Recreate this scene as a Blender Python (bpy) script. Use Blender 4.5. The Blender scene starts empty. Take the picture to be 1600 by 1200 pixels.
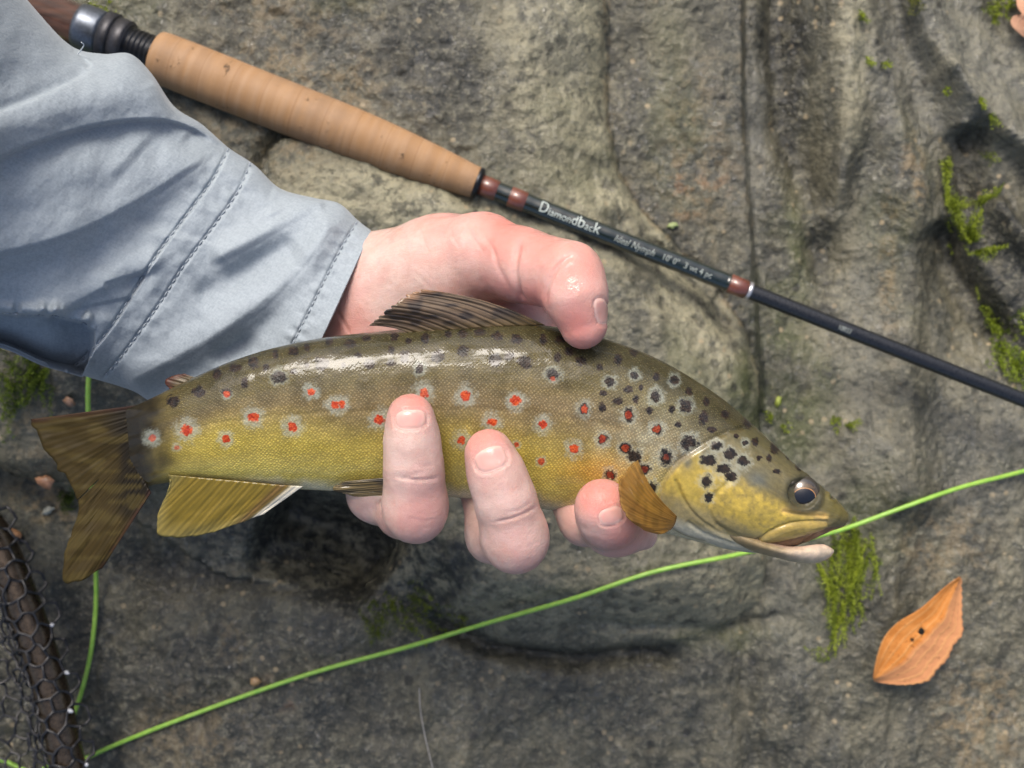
# A brown trout held in a left hand over a wet streamside rock, fly rod, line and net beside it.
import bpy, math, random
import numpy as np
from mathutils import Vector

# ------------------------------------------------------------------ camera, sky, sun, exposure
scene = bpy.context.scene
CAM_H, FPX = 0.47, 1716.0            # camera height above the rock (m), focal length in photo pixels
cam_data = bpy.data.cameras.new("camera")
cam = bpy.data.objects.new("camera", cam_data)
scene.collection.objects.link(cam)
cam.location = (0, 0, CAM_H)
cam.rotation_euler = (0, 0, 0)
cam_data.sensor_width = 36.0
cam_data.lens = 36.0 * FPX / 1600.0
cam_data.clip_start = 0.01
cam_data.clip_end = 500.0
cam_data.dof.use_dof = True
cam_data.dof.focus_distance = 0.283
cam_data.dof.aperture_fstop = 22.0
scene.camera = cam

SUN_DIR = Vector((-0.20, 0.78, 1.0)).normalized()      # towards the sun
world = bpy.data.worlds.new("World")
scene.world = world
world.use_nodes = True
wn = world.node_tree.nodes
sky = wn.new("ShaderNodeTexSky")
sky.sky_type = 'NISHITA'
sky.sun_disc = False
sky.sun_elevation = math.asin(SUN_DIR.z)
sky.sun_rotation = math.atan2(SUN_DIR.x, SUN_DIR.y)
sky.air_density = 1.0
sky.dust_density = 6.0
wn["Background"].inputs[1].default_value = 0.105
world.node_tree.links.new(sky.outputs[0], wn["Background"].inputs[0])
sun_data = bpy.data.lights.new("sun", 'SUN')
sun_data.energy = 1.4
sun_data.angle = math.radians(23)
sun_data.color = (1.0, 0.96, 0.90)
sun = bpy.data.objects.new("sun", sun_data)
sun.rotation_euler = (-SUN_DIR).to_track_quat('-Z', 'Y').to_euler()
sun.location = SUN_DIR * 3
scene.collection.objects.link(sun)
scene.view_settings.view_transform = 'Standard'
scene.view_settings.look = 'None'
scene.view_settings.gamma = 1.0
scene.view_settings.exposure = 0.98
scene.cycles.use_denoising = True

# ------------------------------------------------------------------ helpers
COL = scene.collection
rng = np.random.default_rng(7)
random.seed(7)
MM = 0.001

def P(px, py, z):
    """photo position + height (m) -> world point"""
    px = np.asarray(px, float); py = np.asarray(py, float); z = np.asarray(z, float)
    d = (CAM_H - z) / FPX
    px, py, d, z = np.broadcast_arrays(px, py, d, z)
    return np.stack([(px - 800) * d, -(py - 600) * d, z], -1)

def pix(v):
    d = CAM_H - v[:, 2]
    return np.stack([800 + v[:, 0] * FPX / d, 600 - v[:, 1] * FPX / d], -1)

def props(o, label=None, cat=None, group=None, kind=None):
    for k, v in (("label", label), ("category", cat), ("group", group), ("kind", kind)):
        if v: o[k] = v
    return o

def empty(name, loc):
    o = bpy.data.objects.new(name, None)
    o.location = loc
    o.empty_display_size = 0.02
    COL.objects.link(o)
    return o

def mesh(name, v, f, mat=None, parent=None, smooth=True, attrs=None, uv=None):
    """v (n,3), f (m,4) or (m,3) int array or list of lists; attrs: name -> (n,) or (n,3)"""
    me = bpy.data.meshes.new(name)
    v = np.asarray(v, np.float32)
    if isinstance(f, np.ndarray):
        k = f.shape[1]; m = f.shape[0]
        me.vertices.add(len(v)); me.vertices.foreach_set("co", v.ravel())
        me.loops.add(m * k); me.loops.foreach_set("vertex_index", f.astype(np.int32).ravel())
        me.polygons.add(m)
        me.polygons.foreach_set("loop_start", np.arange(0, m * k, k, dtype=np.int32))
        me.update(calc_edges=True)
    else:
        me.from_pydata([tuple(map(float, p)) for p in v], [], f)
        me.update()
    if smooth:
        me.polygons.foreach_set("use_smooth", np.ones(len(me.polygons), bool))
    for n, a in (attrs or {}).items():
        a = np.asarray(a, np.float32)
        if a.ndim == 1:
            at = me.attributes.new(n, 'FLOAT', 'POINT'); at.data.foreach_set("value", a)
        else:
            at = me.attributes.new(n, 'FLOAT_VECTOR', 'POINT'); at.data.foreach_set("vector", a.ravel())
    me.validate()
    if mat: me.materials.append(mat)
    o = bpy.data.objects.new(name, me)
    COL.objects.link(o)
    if parent:
        o.parent = parent
        o.matrix_parent_inverse = parent.matrix_basis.inverted() if parent.type != 'EMPTY' else \
            __import__("mathutils").Matrix.Translation(parent.location).inverted()
    return o

def grid_faces(nu, nv, wrap_v=False, wrap_u=False):
    iu = np.arange(nu if wrap_u else nu - 1); iv = np.arange(nv if wrap_v else nv - 1)
    a, b = np.meshgrid(iu, iv, indexing='ij')
    a2, b2 = (a + 1) % nu, (b + 1) % nv
    return np.stack([a * nv + b, a2 * nv + b, a2 * nv + b2, a * nv + b2], -1).reshape(-1, 4)

def join(parts):
    vs, fs, n = [], [], 0
    for v, f in parts:
        vs.append(v); fs.append(f + n); n += len(v)
    return np.concatenate(vs), np.concatenate(fs)

def spline(pts, n):
    """Catmull-Rom through pts (k,d), n samples evenly in chord length"""
    p = np.asarray(pts, float)
    q = np.vstack([2 * p[0] - p[1], p, 2 * p[-1] - p[-2]])
    out = []
    m = 24
    for i in range(len(p) - 1):
        t = np.linspace(0, 1, m, endpoint=False)[:, None]
        p0, p1, p2, p3 = q[i:i + 4]
        out.append(0.5 * ((2 * p1) + (-p0 + p2) * t + (2 * p0 - 5 * p1 + 4 * p2 - p3) * t ** 2 + (-p0 + 3 * p1 - 3 * p2 + p3) * t ** 3))
    out = np.vstack(out + [p[-1:]])
    L = np.concatenate([[0], np.cumsum(np.linalg.norm(np.diff(out, axis=0), axis=1))])
    s = np.linspace(0, L[-1], n)
    return np.stack([np.interp(s, L, out[:, k]) for k in range(out.shape[1])], -1)

def pspline(pts, n):
    """Catmull-Rom with n samples evenly in the index of pts"""
    p = np.asarray(pts, float)
    q = np.vstack([2 * p[0] - p[1], p, 2 * p[-1] - p[-2]])
    s = np.linspace(0, len(p) - 1, n)
    i = np.minimum(s.astype(int), len(p) - 2); t = (s - i)[:, None]
    p0, p1, p2, p3 = q[i], q[i + 1], q[i + 2], q[i + 3]
    return 0.5 * ((2 * p1) + (-p0 + p2) * t + (2 * p0 - 5 * p1 + 4 * p2 - p3) * t ** 2 + (-p0 + 3 * p1 - 3 * p2 + p3) * t ** 3)

def sstep(a, b, x):
    t = np.clip((x - a) / (b - a), 0, 1)
    return t * t * (3 - 2 * t)

def polydist(q, pts):
    """distance, signed side (+ = left of travel in image y-down => see use), parameter 0..1 along a 2D polyline"""
    pts = np.asarray(pts, float)
    seg = np.linalg.norm(np.diff(pts, axis=0), axis=1); tot = seg.sum(); acc = 0.0
    best = np.full(len(q), 1e9); side = np.zeros(len(q)); par = np.zeros(len(q))
    for i in range(len(pts) - 1):
        a, b = pts[i], pts[i + 1]; ab = b - a
        w = q - a
        t = np.clip((w @ ab) / (ab @ ab), 0, 1)
        r = w - t[:, None] * ab
        d = np.sqrt((r ** 2).sum(1))
        m = d < best
        best[m] = d[m]
        side[m] = np.sign(ab[0] * w[m, 1] - ab[1] * w[m, 0])
        par[m] = (acc + t[m] * seg[i]) / tot
        acc += seg[i]
    return best, side, par

def inside(q, poly):
    poly = np.asarray(poly, float); r = np.zeros(len(q), bool)
    j = len(poly) - 1
    for i in range(len(poly)):
        yi, yj, xi, xj = poly[i, 1], poly[j, 1], poly[i, 0], poly[j, 0]
        c = ((yi > q[:, 1]) != (yj > q[:, 1])) & (q[:, 0] < (xj - xi) * (q[:, 1] - yi) / (yj - yi + 1e-12) + xi)
        r ^= c; j = i
    return r

def vnoise(p, seed=0):
    """gradient-free value noise, p (n,2|3) -> -1..1"""
    p = np.asarray(p, float)
    i = np.floor(p).astype(np.int64); f = p - i; f = f * f * f * (f * (f * 6 - 15) + 10)
    D = p.shape[1]
    out = 0
    for c in range(1 << D):
        h = np.full(len(p), seed * 7919 + 17, np.int64); w = np.ones(len(p))
        for k in range(D):
            b = (c >> k) & 1
            h = (h * 1664525 + (i[:, k] + b) * (73856093, 19349663, 83492791)[k]) & 0x7fffffff
            w = w * (f[:, k] if b else 1 - f[:, k])
        h = ((h ^ (h >> 13)) * 1274126177) & 0x7fffffff
        h = ((h ^ (h >> 16)) * 668265263) & 0x7fffffff
        out = out + w * ((h & 0xffff) / 32767.5 - 1)
    return out

def fbm(p, octaves=4, seed=0, gain=0.5):
    p = np.asarray(p, float); a, s, t = 1.0, 0, 0
    for o in range(octaves):
        s = s + a * vnoise(p * 2 ** o + o * 13.7, seed + o); t += a; a *= gain
    return s / t

def normals(v, f):
    """vertex normals of a quad/tri array"""
    n = np.cross(v[f[:, 2]] - v[f[:, 0]], v[f[:, 3 if f.shape[1] == 4 else 1]] - v[f[:, 1 if f.shape[1] == 4 else 0]])
    if f.shape[1] == 3: n = -n
    out = np.zeros_like(v)
    for k in range(f.shape[1]): np.add.at(out, f[:, k], n)
    return out / (np.linalg.norm(out, axis=1, keepdims=True) + 1e-20)

def tube(c, r, nseg=10, cap=True):
    """swept tube along c (n,3) with radii r -> verts, quads"""
    c = np.asarray(c, float); n = len(c); r = np.broadcast_to(np.asarray(r, float), (n,))
    t = np.gradient(c, axis=0); t /= np.linalg.norm(t, axis=1, keepdims=True) + 1e-20
    ref = np.array([0, 0, 1.0]) if abs(t[:, 2]).max() < 0.95 else np.array([0.3, 1.0, 0.2])
    a = np.cross(t, ref); a /= np.linalg.norm(a, axis=1, keepdims=True) + 1e-20
    b = np.cross(a, t)
    th = np.linspace(0, 2 * np.pi, nseg, endpoint=False)
    v = c[:, None] + r[:, None, None] * (np.cos(th)[None, :, None] * a[:, None] + np.sin(th)[None, :, None] * b[:, None])
    v = v.reshape(-1, 3)
    f = grid_faces(n, nseg, wrap_v=True)
    if cap:
        k = len(v)
        v = np.vstack([v, c[:1], c[-1:]])
        j = np.arange(nseg); j2 = (j + 1) % nseg
        e = (n - 1) * nseg
        f = np.vstack([f, np.stack([j2, j, np.full(nseg, k), np.full(nseg, k)], -1)[:, [0, 1, 2, 2]],
                       np.stack([e + j, e + j2, np.full(nseg, k + 1), np.full(nseg, k + 1)], -1)])
        # degenerate quads become triangles through validate(); split them properly instead
    return v, f

def tube_mesh(name, c, r, nseg, mat, parent=None):
    v, f = tube(c, r, nseg, cap=False)
    n = len(c)
    faces = [list(map(int, q)) for q in f]
    faces.append([int(i) for i in range(nseg)][::-1]); faces.append([int((n - 1) * nseg + i) for i in range(nseg)])
    return mesh(name, v, faces, mat, parent)

# ------------------------------------------------------------------ material helpers
class Mat:
    def __init__(s, name):
        s.m = bpy.data.materials.new(name); s.m.use_nodes = True
        s.nt = s.m.node_tree; s.n = s.nt.nodes; s.b = s.n["Principled BSDF"]; s.out = s.n["Material Output"]
    def new(s, t, **kw):
        nd = s.n.new("ShaderNode" + t)
        for k, v in kw.items(): setattr(nd, k, v)
        return nd
    def link(s, a, b): s.nt.links.new(a, b)
    def put(s, sock, val):
        if isinstance(val, bpy.types.NodeSocket): s.link(val, sock)
        elif val is not None:
            if hasattr(sock.default_value, "__len__") and not hasattr(val, "__len__"): val = [val] * len(sock.default_value)
            if hasattr(val, "__len__") and len(val) == 3 and len(sock.default_value) == 4: val = (*val, 1)
            sock.default_value = val
    def set(s, **kw):
        for k, v in kw.items(): s.put(s.b.inputs[k.replace("_", " ")], v)
        return s
    def attr(s, name, vec=False):
        a = s.new("Attribute", attribute_name=name); return a.outputs["Vector" if vec else "Fac"]
    def obj(s): return s.new("TexCoord").outputs["Object"]
    def mapping(s, vec, scale=(1, 1, 1), rot=(0, 0, 0)):
        m = s.new("Mapping"); m.inputs["Scale"].default_value = scale; m.inputs["Rotation"].default_value = rot
        s.link(vec, m.inputs["Vector"]); return m.outputs[0]
    def noise(s, vec, scale, detail=4, rough=0.55, dist=0.0, col=False):
        t = s.new("TexNoise"); s.link(vec, t.inputs["Vector"])
        t.inputs["Scale"].default_value = scale; t.inputs["Detail"].default_value = detail
        t.inputs["Roughness"].default_value = rough; t.inputs["Distortion"].default_value = dist
        return t.outputs["Color" if col else "Fac"]
    def voro(s, vec, scale, feature='F1', rnd=1.0, out="Distance"):
        t = s.new("TexVoronoi", feature=feature); s.link(vec, t.inputs["Vector"])
        t.inputs["Scale"].default_value = scale; t.inputs["Randomness"].default_value = rnd
        return t.outputs[out]
    def wave(s, vec, scale, dist=0, detail=2, dscale=1.0, direction='X'):
        t = s.new("TexWave", bands_direction=direction); s.link(vec, t.inputs["Vector"])
        t.inputs["Scale"].default_value = scale; t.inputs["Distortion"].default_value = dist
        t.inputs["Detail"].default_value = detail; t.inputs["Detail Scale"].default_value = dscale
        return t.outputs["Fac"]
    def math(s, op, a, b=None, c=None, clamp=False):
        m = s.new("Math", operation=op, use_clamp=clamp)
        for i, v in enumerate((a, b, c)):
            if v is not None: s.put(m.inputs[i], v)
        return m.outputs[0]
    def remap(s, v, a, b, c=0.0, d=1.0, smooth=True):
        m = s.new("MapRange"); m.interpolation_type = 'SMOOTHSTEP' if smooth else 'LINEAR'
        for i, x in enumerate((v, a, b, c, d)): s.put(m.inputs[i], x)
        return m.outputs[0]
    def mix(s, fac, a, b, mode='MIX'):
        m = s.new("Mix", data_type='RGBA', blend_type=mode)
        s.put(m.inputs[0], fac); s.put(m.inputs[6], a); s.put(m.inputs[7], b)
        return m.outputs[2]
    def bump(s, h, strength=0.5, dist=0.001, normal=None):
        b = s.new("Bump"); s.put(b.inputs["Height"], h)
        b.inputs["Strength"].default_value = strength; b.inputs["Distance"].default_value = dist
        if normal is not None: s.link(normal, b.inputs["Normal"])
        return b.outputs[0]

def simple(name, col, rough=0.5, metal=0.0, coat=0.0, noise_scale=400, var=0.15, bump=0.0, bdist=0.0003):
    m = Mat(name); o = m.obj()
    n = m.noise(o, noise_scale, 5)
    c = m.mix(m.remap(n, 0.3, 0.7), [x * (1 - var) for x in col], [min(1, x * (1 + var)) for x in col])
    m.set(Base_Color=c, Roughness=m.remap(n, 0.2, 0.8, rough * 0.85, min(1, rough * 1.15)), Metallic=metal, Coat_Weight=coat, Coat_Roughness=0.08)
    if bump: m.set(Normal=m.bump(n, bump, bdist))
    return m.m
# ------------------------------------------------------------------ the rock (setting)
E_LOBE = [(948, -900), (944, -60), (946, 120), (950, 200), (966, 275), (1000, 335), (1060, 395), (1120, 455), (1160, 515), (1180, 580),
          (1188, 700), (1200, 850), (1192, 945), (1120, 1000), (1000, 1020), (900, 1026), (800, 1012), (720, 985), (660, 945), (600, 925), (480, 930)]
E_LOBE_POLY = E_LOBE + [(330, 900), (200, 800), (-200, 640), (-900, 500), (-900, -900)]
E_SHELF = [(1150, -900), (1163, -60), (1160, 120), (1166, 260), (1180, 420), (1188, 560), (1190, 640)]
RIDGES = [  # polyline, height mm, width left, width right (px)
    ([(1225, -100), (1222, 60), (1235, 180), (1290, 330), (1300, 480)], -7, 34, 30),
    ([(1300, -100), (1310, 60), (1320, 220), (1300, 330)], 6, 30, 30),
    ([(1345, -80), (1365, 100), (1420, 250), (1432, 420), (1405, 600), (1420, 760)], 5, 36, 40),
    ([(1400, -80), (1440, 60), (1500, 150), (1560, 210), (1680, 300)], 8, 60, 12),
    ([(1470, 120), (1520, 230), (1560, 330), (1620, 420)], 6, 18, 14),
    ([(1515, 190), (1530, 260), (1550, 320)], -10, 22, 24),
    ([(1490, 330), (1510, 400), (1560, 480), (1600, 540)], -8, 10, 60),
    ([(1370, 700), (1390, 800), (1370, 900), (1385, 1050)], 4, 40, 60),
    ([(980, 380), (1060, 420), (1110, 470), (1135, 540)], -5, 14, 16),
    ([(150, 880), (300, 900), (420, 880), (560, 905)], -5, 60, 40),
    ([(400, 800), (520, 850), (600, 915)], -20, 75, 60),
    ([(900, 960), (1000, 975), (1150, 985), (1260, 960)], -2, 10, 12),
    ([(640, 960), (760, 1020), (900, 1040), (1010, 1030), (1100, 1040)], -5, 18, 14),
    ([(1170, 870), (1178, 980), (1170, 1100), (1190, 1250)], -3, 30, 30),
]
SMALL_STONE = [(447, 262), (470, 243), (530, 240), (600, 262), (690, 300), (750, 350), (700, 400), (560, 400), (450, 380), (430, 320)]

def rock_h(px, py, fine=True):
    q = np.stack([np.ravel(px), np.ravel(py)], -1).astype(float)
    h = 5 * fbm(q / 420, 3, 3) + 2.0 * fbm(q / 120, 3, 11)
    d, s, t = polydist(q, E_LOBE); ins = inside(q, E_LOBE_POLY)
    wob = 4 * fbm(q / 40, 3, 21)
    dd = np.where(ins, d, -d) + wob
    up = sstep(1060, 880, q[:, 1])                       # the lobe edge gets lower towards the bottom
    h += (6 + 22 * up) * (np.clip(dd, 0, 120) / 120) ** 0.55 * (1 - 0.8 * sstep(760, 560, q[:, 0]) * sstep(700, 800, q[:, 1])) - 5
    d, s, t = polydist(q, E_SHELF)
    sh = sstep(-10, 8, np.where(q[:, 0] < np.interp(q[:, 1], [p[1] for p in E_SHELF], [p[0] for p in E_SHELF]), d, -d) + 0.5 * wob)
    h += 11 * sh * sstep(760, 560, q[:, 1])
    for pl, a, wl, wr in RIDGES:
        d, s, t = polydist(q, pl)
        w = np.where(s < 0, wl, wr) * (1 + 0.2 * vnoise(q / 60, 5))
        e = sstep(0, 0.15, t) * sstep(1, 0.85, t) if a < 0 else 1
        h += (1.7 if q[:, 0].mean() > 0 else 1) * a * np.exp(-(d / w) ** 2) * e
    d, s, t = polydist(q, SMALL_STONE + SMALL_STONE[:1]); ins = inside(q, SMALL_STONE)
    k = np.where(ins, d, 0) + np.where(ins, 1.5 * wob, 0)
    h += np.where(ins, 9 * (np.clip(k, 0, 45) / 45) ** 0.5, 0) - np.where(ins, 0, 6 * np.exp(-(d / 16) ** 2)) * sstep(560, 440, q[:, 0])
    # low streaky relief, drawn out along the run of the water (top to bottom)
    st = q * np.array([1 / 26, 1 / 85])
    h += 1.3 * fbm(st, 4, 31) * sstep(1050, 1200, q[:, 0] + 0.25 * q[:, 1])
    h += 1.8 * fbm(q / 75, 3, 45)
    return (h * MM).reshape(np.shape(px))

def rock_lookup(px, py):
    """bilinear height from the built sheet"""
    i = np.clip(np.searchsorted(gx, px) - 1, 0, len(gx) - 2); j = np.clip(np.searchsorted(gy, py) - 1, 0, len(gy) - 2)
    a = np.clip((px - gx[i]) / (gx[i + 1] - gx[i]), 0, 1); b = np.clip((py - gy[j]) / (gy[j + 1] - gy[j]), 0, 1)
    return gz[i, j] * (1 - a) * (1 - b) + gz[i + 1, j] * a * (1 - b) + gz[i, j + 1] * (1 - a) * b + gz[i + 1, j + 1] * a * b

def on_rock(px, py, lift=0.0):
    """world point on the rock seen at photo position px,py"""
    px = np.asarray(px, float); py = np.asarray(py, float)
    z = np.zeros(px.shape)
    for _ in range(3):
        w = P(px, py, z)
        z = rock_lookup(800 + w[..., 0] * FPX / CAM_H, 600 - w[..., 1] * FPX / CAM_H)
    return P(px, py, z + lift)

def stretched(lo, hi, step, far, n):
    mid = np.arange(lo, hi, step)
    k = np.linspace(0, 1, n + 1)[1:] ** 3
    return np.concatenate([(lo - k * far)[::-1], mid, mid[-1] + step + k * far])

gx = stretched(-110, 1710, 2.6, 60000, 36)
gy = stretched(-110, 1310, 2.6, 60000, 36)
GX, GY = np.meshgrid(gx, gy, indexing='ij')
cx_ = np.unique(np.concatenate([gx[::3], gx[-1:]])); cy_ = np.unique(np.concatenate([gy[::3], gy[-1:]]))
CX, CY = np.meshgrid(cx_, cy_, indexing='ij')
cz = rock_h(CX, CY, fine=False)
gzx = np.stack([np.interp(gx, cx_, cz[:, k]) for k in range(len(cy_))], -1)
gz = np.stack([np.interp(gy, cy_, gzx[k]) for k in range(len(gx))], 0)
q = np.stack([GX.ravel(), GY.ravel()], -1)
gz = gz + MM * (1.0 * np.abs(fbm(q / 48, 4, 41)) + 0.75 * fbm(q / 11, 3, 51, 0.6) + 0.8 * fbm(q * np.array([1 / 22, 1 / 34]), 3, 57)).reshape(gz.shape)
q = np.stack([GX.ravel(), GY.ravel()], -1)
v = np.stack([(q[:, 0] - 800) * CAM_H / FPX, -(q[:, 1] - 600) * CAM_H / FPX, gz.ravel()], -1)
# stain maps: pale dry-looking stone, dark wet stone with painted shade, ochre film, green algae
BLOBN = 0.35 * fbm(q / 45, 4, 61)
def blob(cx, cy, rx, ry, rot=0.0, soft=0.6):
    c, s_ = math.cos(rot), math.sin(rot)
    dx, dy = q[:, 0] - cx, q[:, 1] - cy
    r = np.sqrt(((dx * c + dy * s_) / rx) ** 2 + ((-dx * s_ + dy * c) / ry) ** 2) + BLOBN
    return 1 - sstep(1 - soft, 1 + soft * 0.3, r)
dl, s_, t_ = polydist(q, E_LOBE); il = inside(q, E_LOBE_POLY)
pale = np.where(il, np.exp(-((dl - 30) / 130) ** 2), 0) * sstep(1050, 900, q[:, 1]) * sstep(-0.22, 0.18, BLOBN * 1.6 + 0.12)
pale = np.maximum.reduce([pale, blob(620, 330, 190, 70), blob(1060, 930, 170, 90) * 0.7, blob(1010, 640, 200, 90) * 0.8,
                          blob(1330, 80, 34, 170) * 0.8, blob(1540, 110, 150, 130, 0.8) * 0.55, blob(1290, 560, 120, 300) * 0.25, blob(850, 120, 110, 170) * 0.8])
edge = np.exp(-(np.abs(polydist(q, E_SHELF)[0] + 8 * BLOBN) / 11) ** 2) * 0.45 * sstep(-.2, .2, BLOBN * 3)
edge = np.maximum(edge, np.exp(-(dl / 7) ** 2) * np.where(q[:, 1] < 700, 0.8, 0))
dark = np.maximum.reduce([blob(540, 860, 250, 120, 0.15) * 1.3, blob(570, 860, 150, 90, 0.3) * 1.4, blob(690, 130, 110, 130) * 0.95, blob(985, 150, 36, 170) * 0.6, blob(580, 60, 100, 70) * 0.5, blob(1240, 90, 34, 190) * 1.1, blob(1215, 330, 30, 110) * 0.7,  # first two blobs paint shade into the wet hollow under the fish
                          blob(1545, 330, 60, 100, -0.4), blob(1580, 450, 50, 90), blob(330, 1090, 380, 180) * 0.75, blob(80, 1080, 180, 220) * 0.8,  # shade of the right pocket and the lower left, painted into the colour
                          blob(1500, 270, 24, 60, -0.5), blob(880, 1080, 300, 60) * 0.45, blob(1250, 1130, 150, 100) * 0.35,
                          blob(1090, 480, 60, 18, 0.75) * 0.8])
outer = np.where(il, 0, np.exp(-(dl / 42) ** 2)) * sstep(900, 760, q[:, 1]) * 0.75  # wet stain plus painted contact shade just outside the lobe edge
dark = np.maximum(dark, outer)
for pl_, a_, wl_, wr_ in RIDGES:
    if a_ < -4: dark = np.maximum(dark, 0.75 * np.exp(-(polydist(q, pl_)[0] / (0.8 * (wl_ + wr_) / 2)) ** 2))  # shade painted into the deeper grooves
ochre = np.maximum.reduce([blob(480, 190, 170, 120) * 0.6, blob(500, 40, 140, 80) * 0.5, blob(1390, 420, 16, 150) * 0.8, blob(1425, 270, 26, 90) * 0.8, blob(70, 790, 70, 40, 0.5) * 0.9,
                           blob(1480, 850, 90, 80) * 0.5, blob(1530, 1120, 80, 110) * 0.7, blob(290, 1150, 120, 70) * 0.6, blob(360, 1010, 30, 60) * 0.6,
                           blob(1080, 250, 80, 170) * 0.45, blob(110, 680, 60, 60) * 0.5, edge])
algae = np.maximum.reduce([blob(1210, 640, 110, 200) * 0.9, blob(1300, 820, 120, 160) * 0.5, blob(860, 260, 120, 120) * 0.35, blob(1010, 560, 140, 70, 0.5) * 0.5, blob(560, 20, 80, 60) * 0.6, blob(1130, 1000, 110, 30) * 0.5,
                           blob(1230, 430, 60, 160) * 0.8, blob(620, 960, 70, 36) * 0.6, blob(1400, 300, 60, 200) * 0.4, blob(200, 60, 120, 60) * 0.5, blob(1050, 200, 60, 200) * 0.4])
grey = np.maximum.reduce([blob(1500, 110, 190, 150, 0.6) * 0.9, blob(1185, 200, 26, 190) * 0.8, blob(1360, 560, 50, 220) * 0.6, blob(1560, 700, 120, 160) * 0.5, blob(1395, 160, 26, 110) * 0.6, blob(860, 60, 60, 120) * 0.35, blob(1250, 900, 60, 180) * 0.4])
rust = np.maximum(blob(1080, 300, 60, 60) * 0.5, blob(440, 1080, 40, 40) * 0.5)

M = Mat("wet_rock"); o = M.obj()
warp = M.noise(o, 35, 3, 0.5, 0, True)
n1 = M.noise(o, 26, 6, 0.6); n2 = M.noise(o, 95, 6, 0.65); n3 = M.noise(o, 330, 5, 0.7); n4 = M.noise(o, 900, 3, 0.6)
streak = M.noise(M.mapping(o, (90, 22, 40), (0, 0, 0.06)), 1.0, 6, 0.62)
n2b = M.noise(o, 190, 5, 0.65)
base = M.mix(M.remap(n1, 0.40, 0.60), (0.066, 0.064, 0.050), (0.142, 0.133, 0.097))
base = M.mix(M.remap(streak, 0.42, 0.62, 0, 0.75), base, (0.050, 0.052, 0.044))
pl = M.attr("pale"); dk = M.attr("dark"); oc = M.attr("ochre"); al = M.attr("algae")
base = M.mix(M.math('MULTIPLY', pl, M.remap(n2b, 0.34, 0.58, 0.35, 1.0)), base, (0.345, 0.322, 0.230))
base = M.mix(M.remap(n2, 0.52, 0.64, 0, 0.40), base, (0.190, 0.172, 0.125))
base = M.mix(M.math('MULTIPLY', oc, M.remap(n2b, 0.44, 0.58)), base, (0.215, 0.160, 0.090))
base = M.mix(M.math('MULTIPLY', M.attr("rust"), M.remap(n2, 0.5, 0.62)), base, (0.22, 0.09, 0.035))
base = M.mix(M.math('MULTIPLY', al, M.remap(n1, 0.38, 0.58)), base, (0.060, 0.072, 0.022))
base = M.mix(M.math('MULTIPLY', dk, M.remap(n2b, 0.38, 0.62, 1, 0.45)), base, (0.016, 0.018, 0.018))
base = M.mix(M.math('MULTIPLY', M.attr('grey'), M.remap(n2, 0.35, 0.6, 0.9, 0.55)), base, (0.165, 0.166, 0.156))
base = M.mix(M.remap(n2, 0.46, 0.36, 0, 0.55), base, (0.035, 0.036, 0.030))
# crystals and grit
base = M.mix(M.remap(n3, 0.53, 0.64, 0, 0.42), base, (0.29, 0.275, 0.215))
base = M.mix(M.remap(n3, 0.46, 0.36, 0, 0.55), base, (0.026, 0.027, 0.023))
base = M.mix(M.remap(n4, 0.58, 0.68, 0, 0.35), base, (0.28, 0.24, 0.16))
vc = M.voro(o, 150, 'F1', 1.0)
spots = M.math('MULTIPLY', M.remap(vc, 0.22, 0.12), M.remap(n1, 0.5, 0.62))
base = M.mix(M.math('MULTIPLY', spots, 0.8), base, (0.36, 0.29, 0.19))
pits = M.math('MULTIPLY', M.remap(M.voro(o, 70, 'F1', 1.0), 0.20, 0.10), M.remap(n2, 0.42, 0.56))
base = M.mix(M.math('MULTIPLY', pits, 0.75), base, (0.018, 0.018, 0.016))
base = M.mix(1.0, base, (0.80, 0.80, 0.74), 'MULTIPLY')
hgt = M.math('ADD', M.math('MULTIPLY', n2, 1.4), M.math('ADD', M.math('MULTIPLY', n3, 0.8), M.math('MULTIPLY', n4, 0.35)))
wet = M.remap(M.noise(o, 60, 3), 0.38, 0.62)
M.set(Base_Color=base, Roughness=M.math('ADD', M.remap(n3, 0.35, 0.65, 0.58, 0.34), M.math('MULTIPLY', wet, -0.14)), Specular_IOR_Level=0.42,
      Normal=M.bump(hgt, 0.9, 0.0015))
glint = M.remap(M.voro(o, 300, 'F1', 1.0), 0.36, 0.16)
M.set(Coat_Weight=M.math('ADD', M.math('MULTIPLY', M.math('MULTIPLY', glint, wet), 0.9), M.math('MULTIPLY', wet, 0.20)), Coat_Roughness=0.09)
M.link(M.bump(M.noise(o, 520, 2), 1.0, 0.0022), M.b.inputs["Coat Normal"])
rock_mat = M.m
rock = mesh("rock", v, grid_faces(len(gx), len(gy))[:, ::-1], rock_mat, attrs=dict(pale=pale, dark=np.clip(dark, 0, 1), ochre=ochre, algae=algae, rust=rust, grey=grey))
props(rock, "wet mottled grey streamside rock under everything", "rock", kind="structure")
# ------------------------------------------------------------------ fly rod
A_ROD, B_ROD = P(190, 66, 0.042), P(1640, 641, 0.022)
A_ROD = A_ROD - (B_ROD - A_ROD) * 0.35
rod_axis = (B_ROD - A_ROD); ROD_L = np.linalg.norm(rod_axis); rod_axis /= ROD_L
ROD_SIDE = np.cross([0, 0, 1.0], rod_axis); ROD_SIDE /= np.linalg.norm(ROD_SIDE)     # towards the top of the picture
ROD_UP = np.cross(rod_axis, ROD_SIDE)
def rod_s(px, py):
    """distance along the rod of the point seen at px,py"""
    s = np.linspace(-0.2, ROD_L * 1.2, 6000); c = A_ROD + s[:, None] * rod_axis
    return s[np.argmin(((pix(c) - [px, py]) ** 2).sum(1))]
rod = empty("fly_rod", A_ROD)
props(rod, "fly rod with cork grip and black lettered blank lying across the rock", "fishing rod")

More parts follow.
